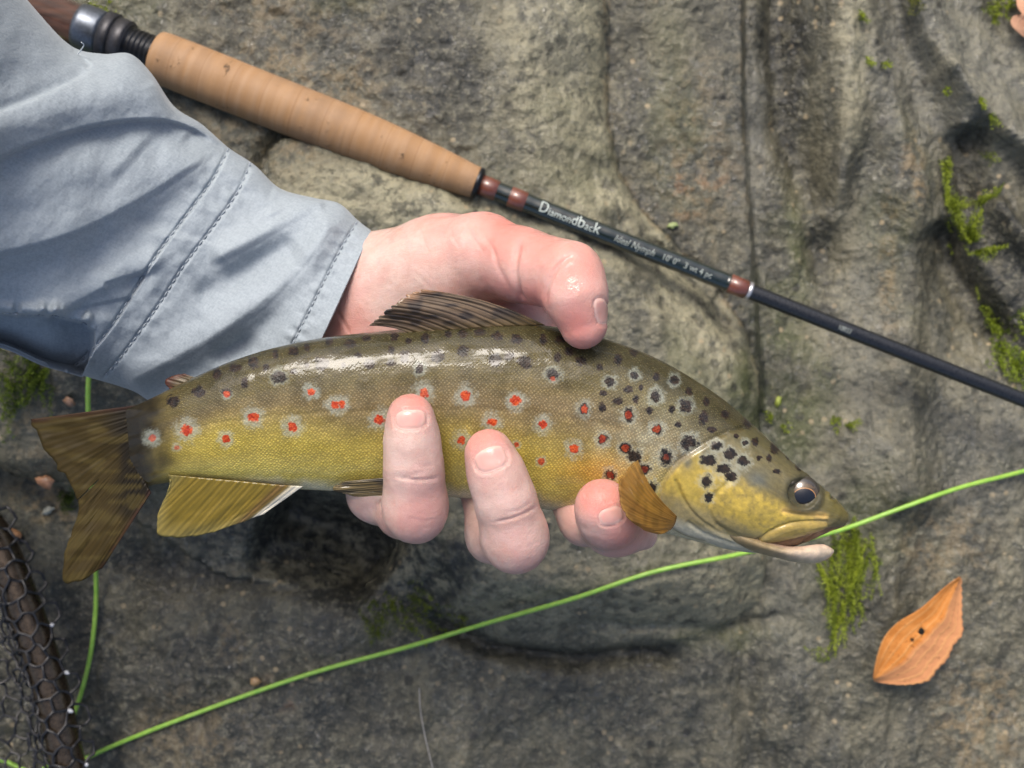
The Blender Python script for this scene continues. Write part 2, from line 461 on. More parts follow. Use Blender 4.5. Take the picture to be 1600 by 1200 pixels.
def lathe(name, prof, mat, nseg=48, parent=rod):
    """prof: list of (s, radius)"""
    prof = np.asarray(prof, float)
    th = np.linspace(0, 2 * np.pi, nseg, endpoint=False)
    c = A_ROD + prof[:, 0:1] * rod_axis
    v = c[:, None] + prof[:, 1][:, None, None] * (np.cos(th)[None, :, None] * ROD_SIDE + np.sin(th)[None, :, None] * ROD_UP)
    n = len(prof)
    f = [list(map(int, q)) for q in grid_faces(n, nseg, wrap_v=True)]
    f.append(list(range(nseg))[::-1]); f.append([(n - 1) * nseg + i for i in range(nseg)])
    o = mesh(name, v.reshape(-1, 3), f, mat, parent)
    return o

# cork: stacked rings, pits and grey handling marks
M = Mat("cork"); o = M.attr("rc", True)
ringn = M.noise(M.mapping(o, (1, 0.0, 0.0)), 210, 2, 0.4)
fib = M.noise(M.mapping(o, (520, 60, 60)), 1.0, 5, 0.6)
pit = M.noise(M.mapping(o, (260, 150, 150)), 1.0, 4, 0.6)
c = M.mix(M.remap(ringn, 0.35, 0.65), (0.275, 0.162, 0.084), (0.335, 0.208, 0.116))
c = M.mix(M.remap(fib, 0.35, 0.7, 0, 0.6), c, (0.30, 0.165, 0.070))
grime = M.noise(o, 26, 5, 0.6)
c = M.mix(M.remap(grime, 0.42, 0.66, 0, 0.6), c, (0.190, 0.125, 0.080))
c = M.mix(M.remap(pit, 0.655, 0.72, 0, 0.9), c, (0.075, 0.045, 0.025))
joint = M.remap(M.math('ABSOLUTE', M.math('SUBTRACT', M.math('FRACT', M.math('MULTIPLY', M.new("SeparateXYZ").outputs[0], 1.0)), 0.5)), 0.49, 0.5)
sep = [n for n in M.n if n.bl_idname == "ShaderNodeSeparateXYZ"][0]; M.link(o, sep.inputs[0])
sc_ = M.math('MULTIPLY', sep.outputs[0], 1 / 0.0125)
joint = M.remap(M.math('ABSOLUTE', M.math('SUBTRACT', M.math('FRACT', sc_), 0.5)), 0.47, 0.497)
c = M.mix(M.math('MULTIPLY', joint, 0.45), c, (0.20, 0.10, 0.04))
M.set(Base_Color=c, Roughness=0.62, Specular_IOR_Level=0.3, Normal=M.bump(M.math('SUBTRACT', fib, M.math('MULTIPLY', M.remap(pit, 0.64, 0.72), 1.5)), 0.5, 0.0005))
cork_mat = M.m
s0, s1 = rod_s(240, 90), rod_s(745, 290)
L = s1 - s0
pr = [(0, .0088), (.004, .0104), (.012, .0113), (.05, .0117), (.15, .0118), (.30, .0117), (.45, .0117), (.58, .0116), (.70, .0110), (.80, .0100), (.90, .0087), (.97, .0076), (.995, .0071), (1, .0062)]
pr = [(s0 + a * L, r * 0.87) for a, r in pr]
ps = pspline(pr, 160)
cork = lathe("cork_grip", ps, cork_mat, 64)
me = cork.data
co = np.zeros(len(me.vertices) * 3); me.vertices.foreach_get("co", co); co = co.reshape(-1, 3) - A_ROD
rc = np.stack([co @ rod_axis, co @ ROD_SIDE, co @ ROD_UP], -1)
at = me.attributes.new("rc", 'FLOAT_VECTOR', 'POINT'); at.data.foreach_set("vector", rc.astype(np.float32).ravel())

black_metal = simple("black_anodised_metal", (0.018, 0.019, 0.022), 0.32, 0.6, 0.0, 900, 0.2)
grey_metal = simple("grey_anodised_metal", (0.10, 0.115, 0.14), 0.36, 0.75, 0.0, 900, 0.15)
ring_metal = simple("dull_dark_metal", (0.040, 0.040, 0.045), 0.42, 0.6, 0.0, 900, 0.2)
M = Mat("dark_wood_insert"); o = M.obj()
g = M.noise(M.mapping(o, (60, 320, 320), (0, 0, -0.37)), 1.0, 5, 0.6)
M.set(Base_Color=M.mix(M.remap(g, 0.35, 0.65), (0.028, 0.011, 0.008), (0.075, 0.030, 0.019)), Roughness=0.3, Coat_Weight=1.0, Coat_Roughness=0.06)
wood_mat = M.m
t0, t1, t2, t3 = rod_s(236, 88), rod_s(198, 72), rod_s(160, 58), rod_s(122, 44)
# threaded barrel
th = []
s = t1 - 0.002
while s < t0 + 0.001:
    th += [(s, .0066), (s + .0004, .0073), (s + .0009, .0073), (s + .0013, .0066)]; s += .0019
lathe("threaded_barrel", th, black_metal)
lathe("lock_ring", [(t1 - .0048, .0080), (t1 - .0045, .0091), (t1 - .0005, .0092), (t1 + .0002, .0089), (t1 + .0004, .0076)], ring_metal)
# knurled ring
kn = lathe("lock_ring", [(t2 + .0005, .0080), (t2 + .0008, .0097), (t1 - .0056, .0098), (t1 - .0051, .0095), (t1 - .0050, .0080)], ring_metal, 120)
me = kn.data
for i, vv in enumerate(me.vertices):
    if (i % 120) % 2 and 120 <= i < 480:
        cc = Vector(A_ROD + (np.dot(np.array(vv.co) - A_ROD, rod_axis)) * rod_axis); vv.co = cc + (vv.co - cc) * 0.955
lathe("reel_hood", [(t3, .0074), (t3 + .0003, .0086), (t3 + .002, .0090), (t2 - .001, .0090), (t2, .0087), (t2 + .0003, .0076)], grey_metal)
lathe("seat_insert", [(t3 - .090, .0072), (t3 - .089, .0081), (t3 + .002, .0081)], wood_mat)
lathe("butt_cap", [(t3 - .104, .0068), (t3 - .103, .0088), (t3 - .0895, .0090), (t3 - .0893, .0079)], grey_metal)

# blank, wraps, winding check
M = Mat("graphite_blank"); o = M.obj()
n = M.noise(o, 1200, 3)
M.set(Base_Color=M.mix(M.remap(n, 0.3, 0.7), (0.006, 0.007, 0.009), (0.013, 0.014, 0.017)), Roughness=M.remap(n, 0.3, 0.7, 0.26, 0.36), Specular_IOR_Level=0.6, Normal=M.bump(n, 0.08, 0.0003))
blank_mat = M.m
M = Mat("epoxied_blank"); o = M.obj()
n = M.noise(o, 90, 3)
M.set(Base_Color=(0.006, 0.012, 0.010), Roughness=0.2, Coat_Weight=1.0, Coat_Roughness=0.05, Normal=M.bump(n, 0.12, 0.001))
epoxy_mat = M.m
M = Mat("red_brown_thread"); o = M.obj()
w = M.wave(M.mapping(o, (1, 1, 1), (0, 0, 0.37)), 900, 0.5)
M.set(Base_Color=M.mix(w, (0.085, 0.022, 0.012), (0.17, 0.050, 0.028)), Roughness=0.35, Coat_Weight=1.0, Coat_Roughness=0.08, Normal=M.bump(w, 0.25, 0.0002))
thread_mat = M.m
sb = rod_s(745, 290); se = rod_s(1143, 440)
rb = lambda s: np.interp(s, [sb, se, ROD_L * 1.35], [.0035, .0032, .0027])
lathe("winding_check", [(sb - .001, .0060), (sb - .0004, .0066), (sb + .0008, .0065), (sb + .0012, .0044)], black_metal)
ss = np.linspace(sb - .004, ROD_L * 1.35, 90)
blank = lathe("rod_blank", [(s, rb(s)) for s in ss], blank_mat)
sw = np.linspace(sb + .001, se - .001, 70)
lathe("epoxy_coat", [(s, rb(s) + .00035 + .00006 * math.sin(s * 900)) for s in sw], epoxy_mat)
for a, b in ((rod_s(748, 292), rod_s(776, 302)), (rod_s(794, 309), rod_s(821, 319)), (rod_s(1140, 439), rod_s(1168, 449))):
    lathe("thread_wrap", [(a, rb(a)), (a + .0004, rb(a) + .0007), (b - .0004, rb(b) + .0007), (b, rb(b))], thread_mat)
bb = rod_s(1169, 449)
lathe("trim_band", [(bb, rb(bb)), (bb + .0002, rb(bb) + .0006), (bb + .0013, rb(bb) + .0006), (bb + .0015, rb(bb))], simple("silver_thread", (0.45, 0.45, 0.47), 0.3, 0.7))

ink = simple("pale_silver_lettering", (0.42, 0.47, 0.44), 0.45, 0.0, 0.0, 500, 0.1)
ink2 = simple("dim_silver_lettering", (0.28, 0.31, 0.285), 0.45, 0.0, 0.0, 500, 0.2)
def lettering(runs, s_start, mat, centre, name="lettering", shear=0.0):
    """runs: (text, height m, x squeeze). Flat print bent round the blank."""
    vs, fs, n, s = [], [], 0, s_start
    for text, hgt, sq in runs:
        cu = bpy.data.curves.new("print", 'FONT'); cu.body = text; cu.size = 1.0; cu.resolution_u = 3; cu.shear = shear
        ob = bpy.data.objects.new("print", cu); COL.objects.link(ob)
        dg = bpy.context.evaluated_depsgraph_get(); me = bpy.data.meshes.new_from_object(ob.evaluated_get(dg))
        bm = __import__("bmesh").new(); bm.from_mesh(me)
        for yy in np.arange(-.2, .8, .06):          # cut into narrow bands so the print can bend round the blank
            __import__("bmesh").ops.bisect_plane(bm, geom=bm.verts[:] + bm.edges[:] + bm.faces[:], plane_co=(0, yy, 0), plane_no=(0, 1, 0))
        bm.to_mesh(me); bm.free()
        co = np.zeros(len(me.vertices) * 3); me.vertices.foreach_get("co", co); co = co.reshape(-1, 3)
        k = hgt / 0.73
        x = s + co[:, 0] * k * sq; y = co[:, 1] * k
        R = rb(x) + .00055
        ang = math.pi / 2 - (centre + y) / R
        p = A_ROD + x[:, None] * rod_axis + R[:, None] * (np.cos(ang)[:, None] * ROD_SIDE + np.sin(ang)[:, None] * ROD_UP)
        for poly in me.polygons: fs.append([n + i for i in poly.vertices])
        vs.append(p); n += len(p)
        s = x.max() + 0.05 * hgt
        bpy.data.objects.remove(ob); bpy.data.meshes.remove(me)
    o = mesh(name, np.vstack(vs), fs, mat, blank, smooth=False)
    return s
u = rod_s(840, 329); wl = rod_s(948, 371) - u
e = lettering([("D", .0050, .76), ("iamon", .0031, .95), ("d", .0041, .92), ("b", .0050, .92), ("ac", .0031, .95), ("k", .0050, .86)], u, ink, -.0018)
e = lettering([("Ideal Nymph", .0029, .84)], rod_s(957, 375), ink2, -.0018, shear=0.25)
e = lettering([("10' 0\"", .0026, .90)], rod_s(1031, 403), ink2, -.0016)
e = lettering([("3 wt", .0026, .9)], rod_s(1066, 415), ink2, -.0016)
e = lettering([("4 pc", .0026, .9)], rod_s(1090, 424), ink2, -.0016)
e = lettering([("10033", .0020, .85)], rod_s(1308, 504), ink2, -.0016)
# ------------------------------------------------------------------ the trout
ZF = 0.170
trout = empty("trout", P(700, 640, ZF))
props(trout, "brown trout with red and black spots held across the hand", "fish")
#            upper outline   lower outline   half thickness mm
ST = [((196, 640), (208, 766), 0.8), ((215, 632), (226, 762), 2.6), ((245, 618), (250, 756), 5.6), ((300, 591), (302, 751), 7.6), ((360, 565), (368, 756), 9.4), ((430, 543), (438, 763), 11.0),
      ((510, 527), (515, 767), 12.4), ((600, 517), (600, 772), 13.6), ((700, 509), (695, 776), 14.4), ((790, 506), (775, 784), 14.8), ((870, 511), (845, 795), 15.0),
      ((950, 531), (915, 802), 15.0), ((1020, 557), (970, 815), 14.8), ((1080, 590), (1025, 830), 14.3), ((1130, 624), (1075, 843), 13.8), ((1178, 665), (1130, 857), 13.0),
      ((1218, 702), (1180, 864), 11.8), ((1250, 732), (1222, 860), 10.2), ((1279, 757), (1258, 848), 8.8), ((1302, 776), (1286, 836), 7.0), ((1317, 791), (1302, 829), 5.2), ((1325, 804), (1311, 826), 3.4), ((1326, 813), (1319, 822), 1.2)]
NU = 900
UU = pspline([s[0] for s in ST], NU); LL = pspline([s[1] for s in ST], NU); TT = np.clip(pspline([(s[2], 0) for s in ST], NU)[:, 0], 0.6, None) * MM
ph = np.concatenate([np.linspace(0, np.pi, 230), np.linspace(np.pi, 2 * np.pi, 52)[1:-1]])
cs, sn = np.cos(ph), np.sin(ph)
NV = len(ph)
tilt = 0.0035
sec = np.sign(sn) * np.abs(sn) ** 0.92
mid = (UU + LL) / 2; hv = (UU - LL) / 2
pxs = mid[:, None] + hv[:, None] * (np.sign(cs) * np.abs(cs) ** 0.96)[None, :, None]
zcen = ZF + 0.007 * sstep(720, 230, mid[:, 0])
zz = zcen[:, None] + TT[:, None] * sec[None] + tilt * cs[None] * (np.linalg.norm(hv, axis=1) / 135)[:, None]
fv = P(pxs[..., 0], pxs[..., 1], zz).reshape(-1, 3)
# perspective: keep the section round by scaling about the axis only in depth (P already places each point)
ff = grid_faces(NU, NV, wrap_v=True)
fpar_u = np.repeat(np.linspace(0, 1, NU), NV); fpar_v = np.tile((1 - cs) / 2, NU)   # v: 0 back, 1 belly
front = np.tile(sn > -0.02, NU)

# lower jaw shell
JU = pspline([(1110, 800), (1170, 830), (1222, 849), (1250, 850), (1270, 847), (1286, 847), (1297, 853), (1303, 859)], 150)
JL = pspline([(1100, 830), (1165, 858), (1215, 872), (1245, 879), (1272, 880), (1288, 876), (1298, 870), (1303, 863)], 150)
JT = pspline([(5, 0), (8.0, 0), (8.3, 0), (7.2, 0), (6.0, 0), (4.8, 0), (3.4, 0), (1.2, 0)], 150)[:, 0] * MM
jp = np.linspace(0, 2 * np.pi, 90, endpoint=False)
jm, jh = (JU + JL) / 2, (JU - JL) / 2
jpx = jm[:, None] + jh[:, None] * np.cos(jp)[None, :, None]
jz = ZF - 0.001 + JT[:, None] * np.sin(jp)[None]
jv = P(jpx[..., 0], jpx[..., 1], jz)
trough = (np.clip(np.cos(jp) - 0.4, 0, 1) * np.clip(1 - 1.5 * np.abs(np.sin(jp)), 0, 1))[None, :, None] * (jh[:, None] * sstep(1205, 1240, jm[:, :1])[:, None]) * 0.9
jpx2 = jpx - trough
jv = P(jpx2[..., 0], jpx2[..., 1], jz).reshape(-1, 3)
jf = grid_faces(150, 90, wrap_v=True)

q = pix(fv)
nrm = normals(fv, ff)
if np.mean(nrm[front][:, 2]) < 0: nrm = -nrm; flip = True
else: flip = False
fr = np.clip(nrm[:, 2] * 3, 0, 1)
disp = np.zeros(len(fv))
GILL = spline([(1160, 672), (1130, 682), (1090, 704), (1060, 726), (1036, 758), (1028, 785), (1038, 812), (1062, 832), (1100, 846)], 60)
PREOP = spline([(1140, 752), (1116, 775), (1108, 797), (1118, 817), (1150, 836), (1185, 845)], 40)
BRAN = spline([(1056, 752), (1068, 780), (1088, 805), (1120, 830), (1160, 850)], 40)
MAXI = spline([(1292, 816), (1262, 815), (1236, 818), (1210, 828), (1190, 839), (1187, 846), (1205, 848), (1233, 843), (1272, 832), (1293, 823)], 60)
JAWL = spline([(1292, 815), (1240, 817), (1208, 828), (1184, 844)], 40)
d, s, t = polydist(q, GILL)
gin = np.where(s < 0, d, -d); sgn = 1 if gin[np.argmin(((q - [1150, 760]) ** 2).sum(1))] > 0 else -1
gin = gin * sgn                                            # + on the head side
gill_side = np.where((q[:, 0] > 1010) & (q[:, 1] > 660), gin, -50.0)
disp += 0.6 * MM * sstep(-4, 6, gill_side) * np.exp(-np.clip(gill_side, 0, None) / 45) * sstep(0, .12, t) * sstep(1.02, .85, t) - 0.35 * MM * np.exp(-((gill_side + 4) / 4) ** 2)
for pl, a, w in ((PREOP, -0.45, 4.5), (BRAN, -0.40, 3), ([(1150, 852), (1100, 834), (1075, 815)], -0.35, 3), ([(1208, 868), (1150, 845), (1120, 822)], -0.5, 4), (JAWL, -0.45, 2.5),
                 ([(1180, 700), (1215, 722), (1240, 742)], -0.25, 4), ([(1225, 800), (1262, 806), (1290, 808)], -0.5, 4), ([(1140, 676), (1165, 690), (1178, 708)], 0.35, 4),
                 ([(1060, 740), (1080, 790), (1100, 815)], 0.3, 6)):
    d, s, t = polydist(q, pl); disp += a * MM * np.exp(-(d / w) ** 2)
mx = inside(q, MAXI); d, s, t = polydist(q, np.vstack([MAXI, MAXI[:1]]))
disp += np.where(mx, 0.6 * MM * np.sqrt(np.clip(d, 0, 8) / 8), 0)
cheek = np.exp(-(((q[:, 0] - 1165) / 50) ** 2 + ((q[:, 1] - 790) / 38) ** 2)); disp += 0.8 * MM * cheek
er = np.hypot((q[:, 0] - 1254), (q[:, 1] - 771))
disp += 0.5 * MM * np.exp(-((er - 29) / 6) ** 2) - 2.2 * MM * sstep(26, 16, er)
nost = np.hypot(q[:, 0] - 1302, (q[:, 1] - 775)); disp += -1.2 * MM * np.exp(-(nost / 4) ** 2) + 0.35 * MM * np.exp(-((nost - 8) / 4) ** 2)
snr = sstep(1150, 1300, q[:, 0])
disp += 0.25 * MM * fbm(fv * 260, 3, 3) * (0.5 + snr)
lat = (fpar_v - (0.47 + 0.02 * np.sin(fpar_u * 5))) * 120                             # lateral line
disp += -0.10 * MM * np.exp(-(lat / 1.6) ** 2) * (q[:, 0] < 1050)
fv = fv + nrm * (disp * fr)[:, None]

# ---- own colouring
def lerp(a, b, t): return a + (b - a) * np.clip(t, 0, 1)[:, None]
def C(*c): return np.array(c)[None]
def tint(col, c, t): return col * (1 - np.clip(t, 0, 1)[:, None]) + np.array(c)[None] * np.clip(t, 0, 1)[:, None]
vv = fpar_v + 0.035 * fbm(q / 60, 3, 9) + 0.02 * fbm(q / 14, 2, 19)
x = q[:, 0]
col = np.tile(C(0.036, 0.031, 0.013), (len(fv), 1))
col = tint(col, (0.088, 0.073, 0.031), sstep(0.06, 0.30, vv))
col = tint(col, (0.150, 0.112, 0.055), sstep(0.24, 0.48, vv))
yel = sstep(0.45, 0.76, vv + 0.11 * sstep(640, 330, x) - 0.03 * sstep(760, 1000, x))
col = tint(col, (0.350, 0.275, 0.055), yel)
col = tint(col, (0.50, 0.42, 0.11), sstep(0.72, 0.92, vv) * 0.7)
col = tint(col, (0.62, 0.58, 0.42), sstep(0.90, 0.99, vv) * sstep(330, 460, x) * 0.8)
col = tint(col, (0.50, 0.24, 0.03), np.exp(-(((x - 940) / 60) ** 2 + ((q[:, 1] - 735) / 22) ** 2)) * 0.6)
col = tint(col, (0.085, 0.065, 0.020), sstep(320, 225, x) * 0.85)
col = tint(col, (0.015, 0.012, 0.006), sstep(285, 222, x + 16 * fbm(q / 20, 2, 4)))
col = tint(col, (0.35, 0.36, 0.27), np.exp(-(((x - 1010) / 75) ** 2 + ((q[:, 1] - 700) / 55) ** 2)) * 0.55 * (0.6 + 0.6 * fbm(q / 18, 3, 33)))
mott = fbm(q / 26, 3, 71)
col *= (1 + 0.40 * mott * (1 - yel * 0.6))[:, None]
# head
hd = sstep(-2, 4, gill_side) * (x > 1030); hd = np.maximum(hd, sstep(1175, 1200, x + 0.5 * (q[:, 1] - 690)) * (q[:, 1] < 700))
hd = np.clip(np.maximum(hd, (x > 1190)), 0, 1)
hc = np.tile(C(0.055, 0.050, 0.022), (len(fv), 1))
axl = (q[:, 1] - 700) - 0.55 * (x - 1120)                                             # down across the head
hc = tint(hc, (0.11, 0.095, 0.048), sstep(-60, -10, axl))
hc = tint(hc, (0.21, 0.19, 0.12), np.exp(-(((x - 1130) / 38) ** 2 + ((q[:, 1] - 722) / 30) ** 2)) * 0.9)
gold = sstep(14, 44, axl + 10 * fbm(q / 16, 3, 14)) 
hc = tint(hc, (0.40, 0.295, 0.058), gold * (0.72 + 0.5 * fbm(q / 6, 3, 15)))
hc = tint(hc, (0.36, 0.27, 0.06), np.exp(-((x - 1075) / 28) ** 2) * gold * 0.7)
hc = tint(hc, (0.20, 0.17, 0.09), sstep(88, 112, axl + 0.12 * (x - 1150)) * 0.85)
hc = tint(hc, (0.42, 0.41, 0.33), sstep(122, 140, axl + 0.15 * (x - 1150)) * 0.8)
hc = tint(hc, (0.10, 0.085, 0.028), sstep(1272, 1300, x) * sstep(822, 800, q[:, 1]))
hc = tint(hc, (0.60, 0.40, 0.13), np.exp(-(polydist(q, [(1225, 797), (1262, 802), (1290, 807)])[0] / 5) ** 2) * 0.9)
hc = tint(hc, (0.26, 0.19, 0.06), mx * 0.7)
hc = tint(hc, (0.03, 0.026, 0.012), np.exp(-(np.abs(nost) / 4.5) ** 2))
hc = tint(hc, (0.045, 0.042, 0.024), sstep(40, 26, er) * sstep(-30, 20, (x - 1254) * 0.2 + 12))
hc = tint(hc, (0.08, 0.09, 0.085), np.exp(-(((x - 1183) / 17) ** 2 + ((q[:, 1] - 750) / 15) ** 2)) * 0.8)
hc = tint(hc, (0.08, 0.09, 0.085), np.exp(-(((x - 1074) / 10) ** 2 + ((q[:, 1] - 722) / 12) ** 2)) * 0.8)
below = (~mx) & (x > 1205) & (q[:, 1] > np.interp(x, [1205, 1233, 1272, 1293, 1330], [848, 843, 832, 824, 822]))
hc = tint(hc, (0.10, 0.05, 0.04), below * 0.85)
col = lerp(col, hc, hd)
col = tint(col, (0.08, 0.065, 0.03), np.exp(-(polydist(q, GILL)[0] / 3) ** 2) * 0.4)
col = np.clip(col, 0.004, 1)
BLACK = [(514, 533, 6), (547, 537, 6), (616, 525, 6), (664, 529, 6), (701, 523, 5), (777, 525, 7), (806, 530, 7), (848, 531, 6), (724, 548, 8), (502, 568, 8), (632, 558, 8), (684, 557, 8), (773, 562, 8),
         (820, 566, 8), (864, 585, 8), (907, 563, 7), (966, 561, 6), (991, 550, 5), (952, 596, 7), (991, 586, 6), (1053, 594, 6), (1024, 619, 8), (1071, 634, 8), (577, 568, 8), (656, 576, 6),
         (1127, 611, 5), (1169, 659, 8), (1203, 668, 6), (1211, 700, 8), (1100, 653, 8), (1133, 647, 6), (1077, 692, 10), (1041, 714, 9), (1008, 734, 8), (991, 713, 8), (977, 700, 7), (1027, 671, 7),
         (982, 648, 7), (942, 686, 7), (912, 639, 7), (953, 743, 7), (1019, 761, 7), (1119, 697, 7), (1140, 710, 7), (1160, 720, 8), (1108, 719, 9), (1131, 732, 8), (1141, 745, 8), (1104, 752, 8), (1107, 777, 6),
         (270, 627, 7), (311, 612, 7), (339, 583, 6), (367, 574, 6), (396, 566, 7), (435, 588, 8), (431, 553, 5), (354, 613, 7), (1250, 727, 6), (1232, 712, 4), (1180, 690, 5), (458, 549, 6), (480, 543, 5)]
RED = [(354, 616, 6, .8), (396, 652, 9, 1), (457, 667, 9, 1), (486, 613, 7, 1), (524, 633, 8, 1), (534, 631, 7, 1), (292, 672, 10, 1), (353, 686, 7, 1), (238, 684, 7, .7), (276, 699, 5, .7), (593, 656, 9, 1),
       (727, 619, 9, 1), (806, 626, 9, 1), (662, 614, 9, .9), (769, 660, 8, 1), (721, 687, 8, 1), (808, 695, 5, .9), (846, 721, 6, .9), (849, 664, 8, 1), (897, 701, 8, 1), (913, 639, 7, .75), (942, 686, 7, .6),
       (982, 649, 7, .5), (1026, 670, 7, .5), (977, 700, 6, .5), (864, 592, 5, .5), (953, 743, 7, .4), (1008, 734, 6, .3), (1041, 714, 6, .25)]
SPOT0 = {(s_[0], s_[1]) for s_ in BLACK}
def sprinkle(x0, x1, d0, d1, n, rmin, rmax, gap):
    k = 0
    for _ in range(600):
        a_ = rng.uniform(x0, x1); b_ = np.interp(a_, UU[:, 0], UU[:, 1]) + rng.uniform(d0, d1)
        if all(np.hypot(a_ - s_[0], b_ - s_[1]) > gap + s_[2] for s_ in BLACK + RED):
            BLACK.append((a_, b_, rng.uniform(rmin, rmax))); k += 1
            if k >= n: return
sprinkle(380, 900, 8, 52, 16, 3.5, 6.0, 13)
sprinkle(930, 1120, 18, 110, 14, 4.0, 6.5, 13)
sprinkle(1130, 1230, 10, 46, 5, 3.5, 5.0, 10)
# distance fields (in spot radii) that the shader turns into ragged-edged spots
db = np.full(len(fv), 9.0); dr = np.full(len(fv), 9.0); dh = np.full(len(fv), 9.0); rs = np.zeros(len(fv))
for (a, b, r) in BLACK:
    k = rng.uniform(0.8, 1.25)
    dd = np.hypot((q[:, 0] - a) * k, (q[:, 1] - b) / k) / (r * rng.uniform(1.05, 1.4))
    db = np.minimum(db, dd)
    halo = 1.0 if b > 575 and a < 1090 and not a < 360 and (r >= 7 or (a, b) in SPOT0) else 0.0
    if 1095 < a < 1170 and b > 690: halo = 1.0
    if halo: dh = np.minimum(dh, np.hypot(q[:, 0] - a, q[:, 1] - b) / (r * 2.15))
for (a, b, r, k) in RED:
    dd = np.hypot((q[:, 0] - a), (q[:, 1] - b)) / r
    m = dd < dr; dr = np.where(m, dd, dr); rs = np.where(m, k, rs)
    dh = np.minimum(dh, np.hypot(q[:, 0] - a, q[:, 1] - b) / (r * (2.3 if r > 6 else 1.7)))
seg_u = np.concatenate([[0], np.cumsum(np.linalg.norm(np.diff(mid, axis=0), axis=1))]) / 5.7 * MM
arc = np.cumsum(np.concatenate([[0], np.hypot(np.diff(cs), np.diff(sn) * 0.6)]))
hl = np.linalg.norm(hv, axis=1) / 5.7 * MM
girth = np.interp(seg_u, [0, seg_u[300], seg_u[600], seg_u[-1]], [0.016, 0.021, 0.0235, 0.022])
uvx = np.stack([np.repeat(seg_u, NV), (arc[None] * girth[:, None]).ravel(), np.zeros(NU * NV)], -1)
scal = sstep(4, -8, gill_side) * sstep(1190, 1150, x + 0.4 * (q[:, 1] - 690)) * sstep(235, 290, x)

jq = pix(jv)
jn = len(jv)
jc = np.tile(C(0.42, 0.34, 0.26), (jn, 1))
jc = tint(jc, (0.20, 0.155, 0.085), sstep(1262, 1195, jq[:, 0]))
jc = tint(jc, (0.36, 0.30, 0.20), sstep(868, 880, jq[:, 1]) * sstep(1290, 1250, jq[:, 0]))
jc *= (1 + 0.25 * fbm(jq / 9, 3, 6))[:, None]
jc = tint(jc, (0.56, 0.36, 0.30), np.tile(np.clip(np.cos(jp) - 0.3, 0, 1), 150) * 0.9)
bv, bf = join([(fv, ff if not flip else ff[:, ::-1]), (jv, jf)])
if np.mean(normals(jv, jf)[np.tile(np.sin(jp) > 0.2, 150)][:, 2]) < 0:
    bf = np.vstack([ff if not flip else ff[:, ::-1], jf[:, ::-1] + len(fv)])
cat = lambda a, b: np.concatenate([a, np.full(jn, b)])

M = Mat("trout_skin")
c = M.attr("tcol", True); uvn = M.attr("suv", True); o = M.obj()
rag = M.math('MULTIPLY', M.math('ADD', M.math('SUBTRACT', M.noise(uvn, 1000, 3, 0.6), 0.5), M.math('SUBTRACT', M.noise(uvn, 380, 2, 0.6), 0.5)), 2.0)
fleck = M.noise(uvn, 620, 4, 0.65)
base = M.mix(M.remap(fleck, 0.35, 0.68, 0, 0.6), c, M.mix(1.0, c, (1.55, 1.5, 1.4), 'MULTIPLY'))
sc_uv = M.mapping(uvn, (1, 1.0, 1), (0, 0, math.radians(45)))
cell = M.voro(sc_uv, 1350, 'F1', 0.40)
sdark = M.math('MULTIPLY', M.remap(cell, 0.30, 0.62), M.attr("scal"))
base = M.mix(M.math('MULTIPLY', sdark, M.remap(fleck, 0.3, 0.7, 0.22, 0.55)), base, M.mix(0.82, base, (0.02, 0.018, 0.008)))
slight = M.math('MULTIPLY', M.remap(cell, 0.24, 0.05), M.attr("scal"))
base = M.mix(M.math('MULTIPLY', slight, 0.26), base, (0.42, 0.37, 0.17))
halo = M.remap(M.math('ADD', M.attr("dh"), M.math('MULTIPLY', rag, 0.55)), 1.15, 0.45)
base = M.mix(M.math('MULTIPLY', M.math('MULTIPLY', halo, M.remap(fleck, 0.3, 0.6, 0.55, 1.0)), 0.50), base, (0.33, 0.36, 0.31))
blk = M.remap(M.math('ADD', M.attr("db"), M.math('MULTIPLY', rag, 0.7)), 1.25, 0.72)
base = M.mix(M.math('MULTIPLY', blk, 0.97), base, M.mix(M.remap(fleck, 0.4, 0.6), (0.007, 0.006, 0.007), (0.024, 0.014, 0.010)))
red = M.remap(M.math('ADD', M.attr("dr"), M.math('MULTIPLY', rag, 0.6)), 1.02, 0.66)
base = M.mix(M.math('MULTIPLY', red, M.attr("rs")), base, M.mix(M.remap(fleck, 0.38, 0.62), (0.30, 0.026, 0.008), (0.47, 0.075, 0.018)))
hgt = M.math('MULTIPLY', M.remap(cell, 0.05, 0.55, 1.0, 0.0), M.attr("scal"))
hn = M.noise(uvn, 420, 3)
bmp = M.bump(M.math('ADD', hgt, M.math('MULTIPLY', hn, 0.35)), 0.55, 0.00022)
M.set(Base_Color=base, Roughness=M.remap(fleck, 0.3, 0.7, 0.36, 0.52), Specular_IOR_Level=0.14, Normal=bmp, Subsurface_Weight=0.12, Subsurface_Scale=0.002, Coat_Weight=M.remap(M.noise(M.mapping(uvn, (60, 260, 1)), 1.0, 4, 0.6), 0.40, 0.54, 0.15, 1.0), Coat_Roughness=0.05, Coat_IOR=1.34)
M.b.inputs["Subsurface Radius"].default_value = (1, 0.6, 0.25)
wetb = M.noise(uvn, 130, 4, 0.6)
M.link(M.bump(M.math('ADD', wetb, M.math('MULTIPLY', hgt, 0.13)), 0.15, 0.0006), M.b.inputs["Coat Normal"])
trout_mat = M.m
body = mesh("body", bv, bf, trout_mat, trout, attrs=dict(tcol=np.vstack([col, jc]), suv=np.vstack([uvx, np.stack([jv[:, 0], jv[:, 1], jv[:, 2]], -1)]),
            db=cat(db, 9), dr=cat(dr, 9), dh=cat(dh, 9), rs=cat(rs, 0), scal=cat(scal, 0)))

